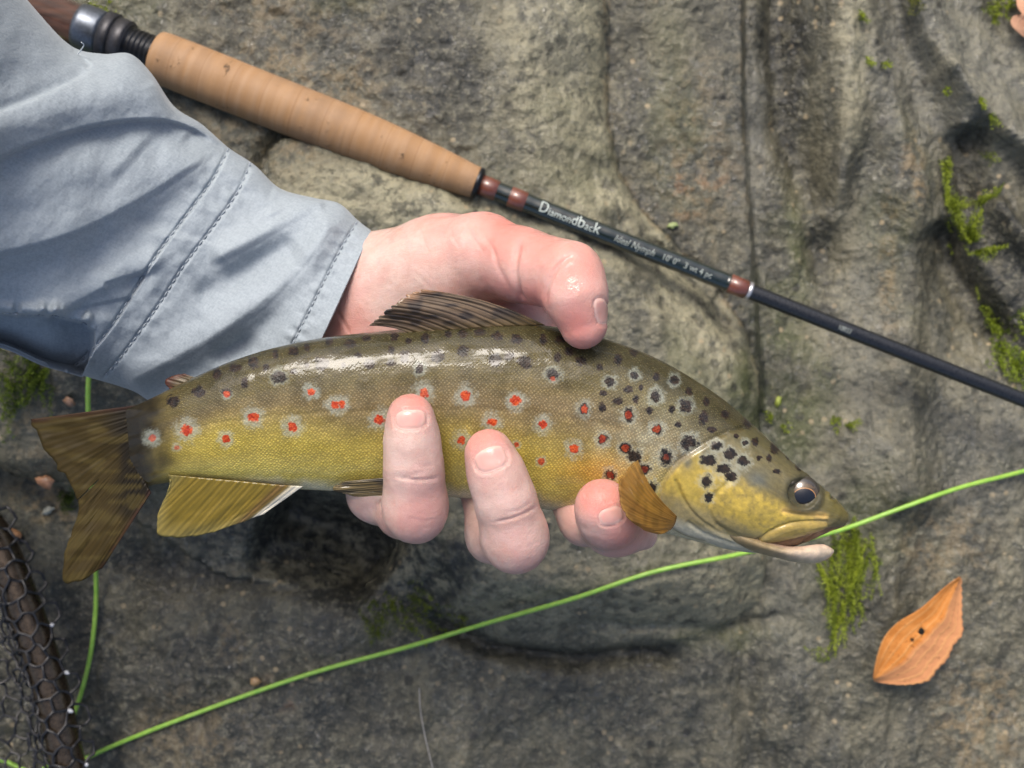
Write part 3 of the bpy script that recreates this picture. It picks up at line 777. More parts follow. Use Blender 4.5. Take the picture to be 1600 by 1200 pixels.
# ---- eye
EC = P(1254, 771, 0); 
i = np.argmin(((q - [1254, 771]) ** 2).sum(1) + np.where(nrm[:, 2] > 0, 0, 1e9))
ez = fv[i, 2]
ER = 0.0048
ecen = P(1254, 771, ez + 0.0009 - 0.0030)
gaze = np.array([-0.05, -0.24, 1.0]); gaze /= np.linalg.norm(gaze)
gx_ = np.cross([0, 1, 0], gaze); gx_ /= np.linalg.norm(gx_); gy_ = np.cross(gaze, gx_)
la, lo = np.meshgrid(np.linspace(0, np.pi, 60), np.linspace(0, 2 * np.pi, 80, endpoint=False), indexing='ij')
ed = np.sin(la)[..., None] * (np.cos(lo)[..., None] * gx_ + np.sin(lo)[..., None] * gy_) + np.cos(la)[..., None] * gaze
ev = ecen + (ER * ed) * np.array([1, 1, 0.62])
M = Mat("trout_eye"); a = M.attr("ang"); o = M.obj()
n = M.noise(o, 900, 4)
a2 = M.math('ADD', a, M.math('MULTIPLY', M.math('SUBTRACT', n, 0.5), 0.06))
iris = M.mix(M.remap(n, 0.35, 0.65), (0.040, 0.025, 0.012), (0.10, 0.065, 0.03))
iris = M.mix(M.remap(a2, 0.80, 1.15), iris, (0.03, 0.025, 0.02))
c = M.mix(M.remap(a2, 0.50, 0.53), (0.52, 0.27, 0.10), iris)
c = M.mix(M.remap(a2, 0.70, 0.665, 0, 1), iris, (0.34, 0.17, 0.06))
c = M.mix(M.remap(a, 0.635, 0.615), c, (0.003, 0.003, 0.005))
M.set(Base_Color=c, Roughness=0.25, Coat_Weight=1.0, Coat_Roughness=0.02, Specular_IOR_Level=0.5)
eye = mesh("eye", ev.reshape(-1, 3), grid_faces(60, 80, wrap_v=True), M.m, trout, attrs=dict(ang=np.arctan2(np.sqrt((np.sin(la) * np.cos(lo)) ** 2 / 1.15 + (np.sin(la) * np.sin(lo)) ** 2 * 1.25), np.cos(la)).ravel()))

# ---- fins: fans of rays
def fin_material(name, gloss, clear, translucent, stripe=0.55, bmp=0.5, spec=0.3):
    M = Mat(name); c = M.attr("fcol", True); uv_ = M.attr("fuv", True)
    ray = M.wave(uv_, 1.0, 0.6, 2, 2.0)
    fine = M.noise(M.mapping(uv_, (6, 1.2, 1)), 1.0, 4)
    c2 = M.mix(M.remap(ray, 0.1, 0.9, 0, stripe), c, M.mix(0.6, c, (0.012, 0.010, 0.005)))
    c2 = M.mix(M.remap(fine, 0.35, 0.7, 0, 0.6), c2, (1.5, 1.4, 1.2), 'MULTIPLY')
    M.set(Base_Color=c2, Roughness=0.45, Specular_IOR_Level=spec, Coat_Weight=gloss, Coat_Roughness=0.09, Normal=M.bump(M.math('ADD', ray, M.math('MULTIPLY', fine, 0.5)), bmp, 0.00025))
    tr = M.new("BsdfTranslucent"); M.link(c2, tr.inputs[0])
    mx_ = M.new("MixShader"); mx_.inputs[0].default_value = translucent
    M.link(M.b.outputs[0], mx_.inputs[1]); M.link(tr.outputs[0], mx_.inputs[2])
    last = mx_.outputs[0]
    if clear:
        tp = M.new("BsdfTransparent"); tp.inputs[0].default_value = (1.0, 0.80, 0.45, 1)
        m2 = M.new("MixShader"); m2.inputs[0].default_value = clear
        M.link(last, m2.inputs[1]); M.link(tp.outputs[0], m2.inputs[2]); last = m2.outputs[0]
    M.link(last, M.out.inputs[0])
    return M.m

def fin(name, basep, tipp, rays, colour, mat, zb, zt, wave_mm=0.5, ragged=2.0, nseg=28, bow=0.0, per=9, seed=1, slits=(), ridge=0.12, arch=0.0):
    """basep/tipp: photo polylines with matching ends; zb/zt heights at base and tip (scalars or arrays per end)"""
    n = rays * per + 1
    B = spline(basep, n); T = spline(tipp, n)
    a = np.linspace(0, 1, n)
    zb_ = np.interp(a, np.linspace(0, 1, len(np.atleast_1d(zb))), np.atleast_1d(zb)); zt_ = np.interp(a, np.linspace(0, 1, len(np.atleast_1d(zt))), np.atleast_1d(zt))
    t = np.linspace(0, 1, nseg)
    dirv = T - B; ln = np.linalg.norm(dirv, axis=1, keepdims=True)
    rag = 1 + ragged * vnoise(np.stack([a * rays * 1.7, a * 0 + seed], -1), seed) / np.maximum(ln[:, 0], 20)
    rag[0] = rag[-1] = 1
    perp = np.stack([-dirv[:, 1], dirv[:, 0]], -1)
    px_ = B[:, None] + dirv[:, None] * (t[None, :, None] * rag[:, None, None]) + bow * perp[:, None] * (np.sin(t * np.pi) * 1.0)[None, :, None]
    z_ = zb_[:, None] + (zt_ - zb_)[:, None] * t[None]
    rid = np.cos(a * rays * 2 * np.pi)[:, None] * ridge * MM * (1 - 0.5 * t)[None] + arch * MM * np.sin(t * np.pi)[None]
    z_ = z_ + rid + wave_mm * MM * (fbm(np.stack([np.repeat(a * 5, nseg), np.tile(t * 2.2, n)], -1), 3, seed).reshape(n, nseg)) * t[None]
    v = P(px_[..., 0], px_[..., 1], z_).reshape(-1, 3)
    aa = np.repeat(a, nseg); tt = np.tile(t, n)
    f = grid_faces(n, nseg)
    keep = np.ones(len(f), bool)
    fa = aa[f].mean(1); ft = tt[f].mean(1)
    for (sa, sw, st0) in slits:
        keep &= ~((np.abs(fa - sa) < sw * (ft - st0) / (1 - st0)) & (ft > st0))
    o = mesh(name, v, f[keep], mat, trout, attrs=dict(fcol=np.clip(colour(aa, tt, px_.reshape(-1, 2)), 0.003, 1), fuv=np.stack([aa * rays, tt * 3, 0 * tt], -1) * np.array([1 / 1.0, 1, 1]) * np.array([0.52, 1, 1])))
    sm = o.modifiers.new("thick", 'SOLIDIFY'); sm.thickness = 0.00035; sm.offset = 0
    return o

def dorsal_col(a, t, p):
    c = np.tile(C(0.125, 0.088, 0.055), (len(a), 1))
    c = tint(c, (0.025, 0.020, 0.018), sstep(0.05, 0.3, vnoise(p / np.array([26, 9]), 5)) * 0.85)
    c = tint(c, (0.34, 0.19, 0.10), sstep(0.80, 0.97, t + 0.06 * vnoise(p / 9, 3)) * sstep(0.55, 0.1, a) * 0.9)
    return tint(c, (0.12, 0.085, 0.03), sstep(0.3, 0.0, t) * 0.6)
fin("dorsal_fin", [(852, 508), (790, 510), (715, 515), (640, 520)], [(660, 453), (640, 460), (622, 472), (604, 487), (590, 499), (578, 509)], 12, dorsal_col,
    fin_material("dorsal_fin_skin", 0.8, 0, 0.2, 0.30, 0.4), [ZF + .006, ZF + .008, ZF + .008], [ZF + .012, ZF + .014, ZF + .010], 0.8, 3, 30, bow=0.05, seed=2)
def tail_col(a, t, p):
    c = np.tile(C(0.034, 0.024, 0.007), (len(a), 1))
    c = tint(c, (0.010, 0.008, 0.005), sstep(0.52, 0.10, t + 0.08 * vnoise(p / 20, 3)))
    c = tint(c, (0.045, 0.018, 0.016), np.maximum(sstep(0.93, 1.0, a), sstep(0.05, 0.0, a)) * 0.5)
    return tint(c, (0.060, 0.046, 0.014), sstep(0.1, 0.5, vnoise(p / np.array([30, 8]), 8)) * 0.6)
fin("tail_fin", [(222, 632), (212, 672), (214, 722), (236, 770)], [(48, 655), (62, 684), (84, 722), (110, 756), (122, 792), (114, 828), (101, 868), (101, 908), (128, 907), (160, 887)], 20, tail_col,
    fin_material("tail_fin_skin", 0.06, 0, 0.10, 0.22, 0.2, 0.12), [ZF + .007, ZF + .0075, ZF + .007], [ZF + .007, ZF + .006, ZF + .006], 1.6, 3, 34, seed=3, ridge=0.04, slits=((0.43, .003, .55), (0.60, .003, .6)))
def anal_col(a, t, p):
    c = np.tile(C(0.185, 0.135, 0.018), (len(a), 1))
    c = tint(c, (0.24, 0.21, 0.08), sstep(0.65, 1.0, t) * 0.5)
    c = tint(c, (0.15, 0.08, 0.04), np.exp(-((a - 0.15) / 0.05) ** 2) * 0.6)
    c = tint(c, (0.62, 0.60, 0.52), sstep(0.115, 0.05, a))
    return tint(c, (0.20, 0.19, 0.08), sstep(0.8, 1.0, a) * 0.5)
fin("anal_fin", [(473, 760), (430, 757), (370, 751), (310, 746), (262, 742)], [(412, 803), (337, 830), (285, 840), (252, 836), (245, 820), (250, 795), (262, 768), (268, 752)], 15, anal_col,
    fin_material("anal_fin_skin", 0.5, 0, 0.25, 0.30, 0.22, 0.2), [ZF + .007, ZF + .010], [ZF + .005, ZF + .006, ZF + .009], 1.0, 2, 30, seed=4, ridge=0.06)
def pect_col(a, t, p):
    c = np.tile(C(0.36, 0.20, 0.045), (len(a), 1))
    c = tint(c, (0.42, 0.27, 0.08), sstep(0.6, 1.0, t) * 0.7)
    return tint(c, (0.15, 0.08, 0.02), sstep(0.05, 0.5, vnoise(p / np.array([6, 16]), 4)) * 0.5)
fin("pectoral_fin", [(1057, 806), (1056, 812), (1053, 820), (1047, 828)], [(996, 719), (982, 731), (970, 750), (968, 770), (973, 794), (986, 814), (1006, 827), (1030, 834)], 11, pect_col,
    fin_material("pectoral_fin_skin", 0.8, 0.30, 0.35, 0.3, 0.5), [ZF + .0125, ZF + .0115], [ZF + .020, ZF + .038, ZF + .036, ZF + .024], 1.0, 1.5, 30, bow=-0.07, seed=5, arch=4.0, ridge=0.08)
def pelv_col(a, t, p):
    c = np.tile(C(0.16, 0.12, 0.05), (len(a), 1))
    return tint(c, (0.05, 0.04, 0.025), sstep(0.0, 0.5, vnoise(p / np.array([30, 6]), 4)))
fin("pelvic_fin", [(640, 744), (640, 760), (636, 772)], [(540, 752), (520, 762), (530, 769), (560, 776)], 8, pelv_col,
    fin_material("pelvic_fin_skin", 0.6, 0, 0.2), [ZF + .010, ZF + .005], [ZF + .0095, ZF + .006], 0.6, 2, 20, seed=6)
def adip_col(a, t, p):
    return tint(np.tile(C(0.07, 0.05, 0.02), (len(a), 1)), (0.07, 0.022, 0.012), sstep(0.5, 0.95, t))
fin("adipose_fin", [(316, 594), (300, 601), (286, 608)], [(288, 584), (268, 588), (258, 597), (266, 608)], 4, adip_col,
    fin_material("adipose_fin_skin", 0.4, 0, 0.1), [ZF + .008], [ZF + .007], 0.3, 1, 14, seed=7)
# ------------------------------------------------------------------ the hand (one continuous surface) and its sleeve
def surface_nets(F, org, h):
    s = F < 0
    nx, ny, nz = F.shape
    cnt = np.zeros((nx - 1, ny - 1, nz - 1), np.int8)
    for c in range(8):
        i, j, k = c & 1, (c >> 1) & 1, c >> 2
        cnt += s[i:nx - 1 + i, j:ny - 1 + j, k:nz - 1 + k]
    act = np.argwhere((cnt > 0) & (cnt < 8))
    idx = np.full(cnt.shape, -1, np.int32); idx[tuple(act.T)] = np.arange(len(act))
    val = np.stack([F[act[:, 0] + (c & 1), act[:, 1] + ((c >> 1) & 1), act[:, 2] + (c >> 2)] for c in range(8)], -1)
    acc = np.zeros((len(act), 3)); num = np.zeros(len(act))
    for a in range(8):
        for b in range(a + 1, 8):
            if bin(a ^ b).count("1") != 1: continue
            va, vb = val[:, a], val[:, b]; m = (va < 0) != (vb < 0)
            t = np.where(m, va / np.where(m, va - vb, 1), 0)
            pa = np.array([a & 1, (a >> 1) & 1, a >> 2], float); pb = np.array([b & 1, (b >> 1) & 1, b >> 2], float)
            acc[m] += (pa + t[m, None] * (pb - pa)); num[m] += 1
    v = org + h * (act + acc / num[:, None])
    faces = []
    for ax in range(3):
        sl0 = [slice(None)] * 3; sl1 = [slice(None)] * 3
        sl0[ax] = slice(0, -1); sl1[ax] = slice(1, None)
        e = np.argwhere(s[tuple(sl0)] != s[tuple(sl1)])
        o1, o2 = (ax + 1) % 3, (ax + 2) % 3
        ok = (e[:, o1] > 0) & (e[:, o2] > 0) & (e[:, o1] < F.shape[o1] - 1) & (e[:, o2] < F.shape[o2] - 1)
        e = e[ok]
        qd = []
        for da, db_ in ((1, 1), (0, 1), (0, 0), (1, 0)):
            c = e.copy(); c[:, o1] -= da; c[:, o2] -= db_
            qd.append(idx[c[:, 0], c[:, 1], c[:, 2]])
        qd = np.stack(qd, -1)
        fl = s[e[:, 0], e[:, 1], e[:, 2]]
        qd = np.where(fl[:, None], qd, qd[:, ::-1])
        faces.append(qd)
    return v, np.vstack(faces)

class Field:
    def __init__(s, lo, hi, h):
        s.h = h; s.lo = np.asarray(lo, float); s.n = np.ceil((np.asarray(hi) - s.lo) / h).astype(int) + 1
        s.F = np.full(s.n, 0.02, np.float32)
    def add(s, a, b, ra, rb, k=0.004, flat=None, carve=False):
        """round cone a->b blended in; flat=(direction, factor) squashes the section along a direction"""
        a = np.asarray(a, float); b = np.asarray(b, float)
        m = max(ra, rb) * 1.35 + 3.0 * k + 0.001
        i0 = np.clip(np.floor((np.minimum(a, b) - m - s.lo) / s.h).astype(int), 0, s.n); i1 = np.clip(np.ceil((np.maximum(a, b) + m - s.lo) / s.h).astype(int) + 1, 0, s.n)
        if np.any(i1 <= i0): return
        ax = [(s.lo[d] + s.h * np.arange(i0[d], i1[d])).astype(np.float32) for d in range(3)]
        X, Y, Z = np.meshgrid(*ax, indexing='ij')
        ab = b - a; L2 = float(ab @ ab) + 1e-12
        wx, wy, wz = X - a[0], Y - a[1], Z - a[2]
        t = np.clip((wx * ab[0] + wy * ab[1] + wz * ab[2]) / L2, 0, 1)
        rx, ry, rz = wx - t * ab[0], wy - t * ab[1], wz - t * ab[2]
        d2 = rx * rx + ry * ry + rz * rz
        if flat is not None:
            fd = np.asarray(flat[0], float); fd /= np.linalg.norm(fd)
            c = rx * fd[0] + ry * fd[1] + rz * fd[2]
            d2 = d2 + c * c * (1 / flat[1] ** 2 - 1)
        d = np.sqrt(d2) - (ra + (rb - ra) * t)
        sl = tuple(slice(i0[q_], i1[q_]) for q_ in range(3))
        o = s.F[sl]
        if carve: d = -d; hh = np.clip(0.5 - 0.5 * (o - d) / k, 0, 1); s.F[sl] = o * (1 - hh) + d * hh + k * hh * (1 - hh)
        else: hh = np.clip(0.5 + 0.5 * (o - d) / k, 0, 1); s.F[sl] = o * (1 - hh) + d * hh - k * hh * (1 - hh)

J = lambda x, y, z: P(x, y, z * MM)
H = Field(J(430, 700, 110) * [1.0, 1, 1] - [0.035, 0.042, 0.0], [0.052, 0.062, 0.214], 0.00056)
Zx = np.array([0, 0, 1.0])
# forearm and wrist
W0, W1 = J(330, 420, 134), J(560, 505, 140)
perp = np.cross(W1 - W0, Zx)
H.add(W0, W1, .0210, .0248, .006, flat=(Zx, 0.56))
# palm: metacarpals
MC = {"i": J(800, 590, 146), "m": J(735, 625, 145), "r": J(655, 640, 146), "p": J(575, 640, 148)}
for k_, r in (("i", .0125), ("m", .0125), ("r", .0120), ("p", .0112)):
    H.add(J(600, 520, 137), MC[k_], .0150, r, .010)
H.add(J(640, 470, 141), J(830, 560, 146), .0135, .0110, .010)
# heel of the palm, thenar
H.add(J(618, 458, 143), J(690, 427, 151), .0188, .0165, .008)
H.add(J(690, 432, 151), J(752, 402, 161), .0160, .0122, .006)
H.add(J(660, 500, 140), J(800, 500, 145), .0150, .0115, .009)
# web between thumb and index
H.add(J(770, 445, 153), J(830, 515, 148), .0085, .0085, .006)
# thumb
H.add(J(752, 401, 161), J(815, 414, 172), .0119, .0100, .0030)
H.add(J(812, 414, 172), J(888, 432, 184), .0100, .0092, .0022)
H.add(J(890, 432, 185), J(898, 462, 187), .0084, .0078, .0026)
H.add(J(898, 462, 187), J(911, 508, 186), .0078, .0061, .003)
# fingers: (MCP, PIP, DIP, tip), radii
FING = dict(
    r=((655, 640, 146), (649, 799, 184), (646, 722, 190), (641, 651, 192.5), (.0088, .0068, .0061, .0053)),
    m=((735, 625, 145), (806, 845, 185), (787, 772, 190.5), (764, 707, 192.5), (.0090, .0070, .0064, .0055)),
    i=((800, 590, 146), (960, 822, 177), (951, 808, 190), (940, 790, 194), (.0090, .0065, .0063, .0055)),
    p=((585, 640, 148), (589, 770, 161), (615, 745, 160), (640, 716, 150), (.0088, .0070, .0066, .0060)))
for k_, (a, b, c, d, R_) in FING.items():
    a, b, c, d = J(*a), J(*b), J(*c), J(*d)
    kb = .0045
    kn_ = {"r": J(630, 800, 168), "m": J(772, 836, 168), "i": J(914, 812, 168)}.get(k_, b)
    H.add(a, kn_, R_[0], R_[1] * 0.98, .006 if k_ != "i" else .004)
    if k_ in "rmi": H.add(kn_, b, R_[1] * 0.98, R_[1], .0045)
    H.add(b, b * .999 + c * .001, R_[1] * 1.0, R_[1] * 1.0, kb)
    m_ = b * .5 + c * .5
    H.add(b, c, R_[1] * .96, R_[2] * 1.00, kb); H.add(b * .72 + c * .28, b * .3 + c * .7, R_[1] * 1.05, (R_[1] + R_[2]) * .54, kb)
    e = c * .45 + d * .55
    H.add(c, e, R_[2], R_[2] * .97, kb); H.add(e, d, R_[2] * .97, R_[3], kb)
    H.add(c * .25 + d * .75 - [0, 0, .002], d - [0, 0, .0018], R_[3] * .98, R_[3] * .92, .003)
# side of the index knuckle that shows below the pectoral fin
H.add(J(985, 826, 178), J(1003, 836, 174), .0050, .0042, .004)
hv_, hf_ = surface_nets(H.F, H.lo, H.h)
# relax twice
def relax(v, f, it, lam=0.5):
    e = np.vstack([f[:, [0, 1]], f[:, [1, 2]], f[:, [2, 3]], f[:, [3, 0]]])
    deg = np.zeros(len(v)); np.add.at(deg, e[:, 0], 1); np.add.at(deg, e[:, 1], 1)
    for _ in range(it):
        acc = np.zeros_like(v)
        for k in range(3):
            acc[:, k] = np.bincount(e[:, 0], v[e[:, 1], k], len(v)) + np.bincount(e[:, 1], v[e[:, 0], k], len(v))
        v = v + lam * (acc / deg[:, None] - v)
    return v
hv_ = relax(hv_, hf_, 3)
hn = normals(hv_, hf_)
if np.mean(np.sum(hn * (hv_ - hv_.mean(0)), 1)) < 0: hn = -hn; hf_ = hf_[:, ::-1]
hq = pix(hv_)
face = sstep(0.05, 0.35, hn[:, 2])
hd_ = np.zeros(len(hv_))
def engrave(pts, depth, w, zmin=0, zmax=1, lip=0.05, n=30):
    """skin crease: groove with slightly raised lips"""
    global hd_
    pl = spline(pts, n)
    bb = (hq[:, 0] > pl[:, 0].min() - 5 * w) & (hq[:, 0] < pl[:, 0].max() + 5 * w) & (hq[:, 1] > pl[:, 1].min() - 5 * w) & (hq[:, 1] < pl[:, 1].max() + 5 * w) & (hv_[:, 2] > zmin) & (hv_[:, 2] < zmax)
    if not bb.any(): return
    d, s, t = polydist(hq[bb], pl)
    taper = sstep(0, .2, t) * sstep(1, .8, t)
    hd_[bb] += MM * (-depth * np.exp(-(d / w) ** 2) + depth * lip * np.exp(-((d - 2.2 * w) / (1.3 * w)) ** 2)) * taper * face[bb]
# palm and thumb creases
engrave([(814, 372), (806, 400), (804, 430), (812, 462), (826, 480)], 1.0, 5)
engrave([(770, 380), (776, 410), (790, 440), (806, 470)], 0.25, 4)
engrave([(905, 396), (880, 408), (862, 430), (852, 458), (853, 485)], 0.55, 4, zmin=.165)
engrave([(868, 404), (846, 420), (838, 450)], 0.2, 3)
engrave([(738, 340), (748, 360), (768, 385), (775, 410)], 0.22, 2.5)
engrave([(726, 345), (742, 375), (760, 400)], 0.15, 2)
engrave([(650, 350), (662, 375), (672, 400)], 0.16, 2.2); engrave([(700, 345), (708, 370), (722, 392)], 0.12, 2)
engrave([(524, 480), (535, 500), (548, 524)], 0.4, 2.6); engrave([(566, 380), (560, 420), (545, 470)], 0.12, 2.5)
engrave([(640, 420), (672, 450), (700, 490)], 0.12, 2.5)
# knuckle wrinkles on the fingers
for cx, cy, dx, dy, L_, dep in ((640, 741, 1, -.05, 24, .3), (651, 748, 1, .04, 40, .60), (662, 727, 1, .1, 16, .2), (660, 812, 1, .06, 26, .15),
                               (806, 806, 1, -.36, 38, .58), (812, 794, 1, -.42, 22, .25), (826, 852, 1, -.3, 20, .12)):
    engrave([(cx - L_ * dx, cy - L_ * dy - 3), (cx, cy + 2), (cx + L_ * dx, cy + L_ * dy - 3)], dep * .75, 1.9, zmin=.165)
# finger-print ridges left to the shader; nails
nail = np.full(len(hv_), 9.0)
def add_nail(cx, cy, ang, hw, hl, zmin, lift=0.25):
    """photo centre, direction of the finger (deg, image), half width/length px"""
    global nail, hd_
    c, s_ = math.cos(math.radians(ang)), math.sin(math.radians(ang))
    dx, dy = hq[:, 0] - cx, hq[:, 1] - cy
    u = (dx * c + dy * s_) / hl; w = (-dx * s_ + dy * c) / hw
    # u: + towards the tip; rounded root, straighter free edge
    r = (np.abs(w) ** 3.0 + np.abs(np.where(u < 0, u, u * 1.02)) ** 2.6) ** (1 / 2.8)
    r = np.where((hv_[:, 2] > zmin) & (hn[:, 2] > 0.0), r, 9)
    nail = np.minimum(nail, r)
    hd_ += MM * (lift * sstep(1.0, 0.80, r) - 0.32 * np.exp(-((r - 1.03) / 0.07) ** 2) * np.where(u > .3, .6, 1) + 0.07 * np.exp(-((r - 1.25) / 0.16) ** 2))
add_nail(642, 655, -94, 25, 15.5, .17)
add_nail(767, 717, -112, 26, 18.5, .17)
add_nail(955, 806, -108, 20, 14, .18, 0.1)
add_nail(939, 486, 80, 11, 21, .17)
hd_ += 0.10 * MM * fbm(hv_ * 420, 3, 5) + 0.25 * MM * fbm(hv_ * 90, 2, 6)
hv_ = hv_ + hn * hd_[:, None]

# own colour: pale palm, flushed finger ends and knuckles
flush = np.zeros(len(hv_))
for cx, cy, r, a in ((642, 628, 34, 1.0), (757, 686, 34, 1.0), (936, 775, 40, 1.2), (905, 510, 60, .85), (900, 420, 60, .8), (790, 360, 70, .9), (840, 385, 60, .8), (652, 810, 55, .35), (815, 850, 55, .25), (690, 360, 60, .5),
                    (830, 470, 40, .9), (780, 470, 60, .7), (545, 505, 40, .5), (975, 840, 40, .8)):
    flush = np.maximum(flush, a * np.exp(-(((hq[:, 0] - cx) ** 2 + (hq[:, 1] - cy) ** 2) / r ** 2)))
flush = np.clip(flush + 0.12 * fbm(hv_ * 130, 3, 8), 0, 1.2)

M = Mat("skin"); o = M.obj()
fl = M.attr("flush"); nl = M.attr("nail")
n1 = M.noise(o, 160, 5, 0.6); n2 = M.noise(o, 1400, 3, 0.6)
c = M.mix(M.remap(n1, 0.35, 0.65), (0.520, 0.355, 0.305), (0.600, 0.435, 0.385))
n0 = M.noise(o, 55, 4, 0.6)
c = M.mix(M.remap(n0, 0.42, 0.66, 0, 0.55), c, (0.51, 0.28, 0.25))
c = M.mix(M.math('MULTIPLY', fl, 0.95), c, (0.570, 0.200, 0.165))
c = M.mix(M.remap(n2, 0.55, 0.75, 0, 0.25), c, (0.52, 0.24, 0.18))
isn = M.remap(nl, 1.02, 0.96)
c = M.mix(isn, c, M.mix(M.remap(nl, 0.55, 0.95), (0.56, 0.31, 0.27), (0.60, 0.38, 0.33)))
cell = M.voro(o, 900, 'DISTANCE_TO_EDGE', 1.0)
ridges = M.wave(M.mapping(o, (1, 1, 1), (0.3, 0.2, 0.7)), 560, 5, 2, 60)
wr_n = M.noise(M.mapping(o, (170, 620, 300)), 1.0, 6, 0.6)
sk = M.math('ADD', M.math('ADD', M.math('MULTIPLY', wr_n, 1.2), M.math('MULTIPLY', M.remap(cell, 0, 0.18), 0.30)), M.math('ADD', M.math('MULTIPLY', ridges, 0.25), M.math('MULTIPLY', n2, 0.6)))
rough = M.mix(isn, M.remap(n1, 0.35, 0.7, 0.50, 0.34), (0.22, 0.22, 0.22))
M.set(Base_Color=c, Roughness=rough, Specular_IOR_Level=0.5, Subsurface_Weight=0.35, Subsurface_Scale=0.0035,
      Normal=M.bump(M.math('MULTIPLY', sk, M.math('SUBTRACT', 1.0, isn)), 0.42, 0.00026))
M.b.inputs["Subsurface Radius"].default_value = (1.0, 0.35, 0.2)
wetm = M.remap(M.noise(o, 95, 4, 0.6), 0.42, 0.60)
M.set(Coat_Weight=M.math('MULTIPLY', wetm, 0.6), Coat_Roughness=0.12)
M.link(M.bump(M.noise(o, 420, 3), 0.6, 0.0009), M.b.inputs["Coat Normal"])
skin_mat = M.m
person = mesh("person", hv_, hf_, skin_mat, attrs=dict(flush=flush, nail=nail))
props(person, "left hand in a grey-blue sleeve gripping the trout from behind", "person")

# ---- sleeve
SS = [((-330, -420), (-520, 500), 205, 52), ((-150, -260), (-330, 520), 190, 46), ((-20, -80), (-120, 528), 176, 40), ((60, 20), (-45, 532), 166, 35), ((112, 72), (10, 543), 160, 33), ((160, 84), (66, 568), 155, 31), ((203, 84), (108, 580), 150, 29),
      ((236, 114), (140, 590), 147, 28), ((272, 166), (165, 597), 144, 26), ((315, 194), (188, 604), 142, 25), ((356, 230), (212, 613), 140, 24), ((398, 258), (240, 630), 138, 23),
      ((437, 294), (300, 655), 137, 22), ((490, 309), (350, 668), 136, 22), ((530, 318), (390, 672), 138, 24), ((560, 345), (425, 662), 139, 24), ((580, 360), (446, 652), 140, 24)]
NS = 520
ST_ = pspline([s[0] for s in SS], NS); SB = pspline([s[1] for s in SS], NS); SZ = pspline([(s[2], s[3]) for s in SS], NS) * MM
th = np.concatenate([np.linspace(0, np.pi, 330), np.linspace(np.pi, 2 * np.pi, 42)[1:-1]])
NT = len(th)
ct, st = np.cos(th), np.sin(th)
sp = (ST_[:, None] + SB[:, None]) / 2 + (ST_[:, None] - SB[:, None]) / 2 * ct[None, :, None]
sz = SZ[:, :1] + SZ[:, 1:] * (np.sign(st) * np.abs(st) ** 0.8)[None]
sq = sp.reshape(-1, 2); frontm = np.tile(np.clip(st * 4, 0, 1), NS)
dz = np.zeros(len(sq))
def fold(pts, hgt, w_up, w_dn, t0=.12, t1=.12, n=50):
    """ridge along pts (drawn left to right): w_up on the upper side, w_dn on the lower side of the line"""
    global dz
    pl = spline(pts, n); d, s, t = polydist(sq, pl)
    w = np.where(s < 0, w_up, w_dn)
    dz += 0.78 * hgt * MM * np.exp(-(d / w) ** 2) * sstep(0, t0, t) * sstep(1, 1 - t1, t)
def ledge(pts, drop, w, reach, t0=.1, t1=.1, n=50):
    """the lower side of the line drops away sharply, then slowly comes back over `reach` px"""
    global dz
    pl = spline(pts, n); d, s, t = polydist(sq, pl)
    sd = np.where(s < 0, -d, d)
    dz -= 0.75 * drop * MM * sstep(-w, w, sd) * np.exp(-(np.clip(sd, 0, None) / reach) ** 2) * sstep(0, t0, t) * sstep(1, 1 - t1, t)
S1 = [(-260, 360), (-120, 300), (-20, 256), (60, 223), (140, 199), (220, 188), (280, 194), (330, 218), (360, 240)]
fold([(-300, 320), (-120, 250), (-20, 212), (60, 180), (150, 152), (220, 140), (280, 168), (330, 210)], 6.5, 42, 46)
ledge(S1, 5.0, 5, 45)
fold([(-200, 240), (-100, 205), (0, 172), (80, 140), (142, 108), (150, 100)], -1.6, 12, 4); fold([(112, 76), (126, 88), (142, 106)], -1.6, 4, 5)
F2 = [(-200, 470), (-80, 425), (0, 398), (60, 384), (131, 360), (225, 311), (300, 262), (352, 228)]
fold(F2, 4.5, 55, 24); ledge(F2, 2.2, 7, 50)
fold([(-40, 300), (80, 262), (200, 240), (300, 236)], 2.5, 40, 40)
F3 = [(40, 505), (90, 486), (150, 452), (225, 418), (262, 402)]
fold(F3, 2.6, 26, 9); ledge([(70, 492), (130, 480), (215, 462)], 1.3, 4, 18); ledge([(160, 444), (200, 432), (238, 428)], 1.2, 3, 14)
F4 = [(326, 414), (375, 390), (450, 348), (500, 320), (522, 310)]
fold(F4, 5.0, 30, 22); ledge(F4, 2.0, 8, 40)
F5 = [(196, 606), (244, 580), (337, 528), (412, 476), (469, 416), (512, 360), (524, 322)]
fold(F5, 5.5, 42, 20, .05, .08); ledge(F5, 2.0, 8, 60, .05, .1)
fold([(300, 470), (360, 440), (420, 405), (470, 380)], -3.0, 20, 24)
fold([(322, 560), (360, 545), (404, 522)], -4.0, 16, 18, .3, .35)
fold([(425, 292), (470, 310), (510, 312)], 2.0, 14, 16); fold([(380, 275), (410, 300), (430, 340)], 1.6, 20, 20)
fold([(240, 120), (262, 175), (300, 215)], 2.0, 18, 18)
fold([(200, 240), (260, 300), (250, 370)], -2.0, 60, 60)
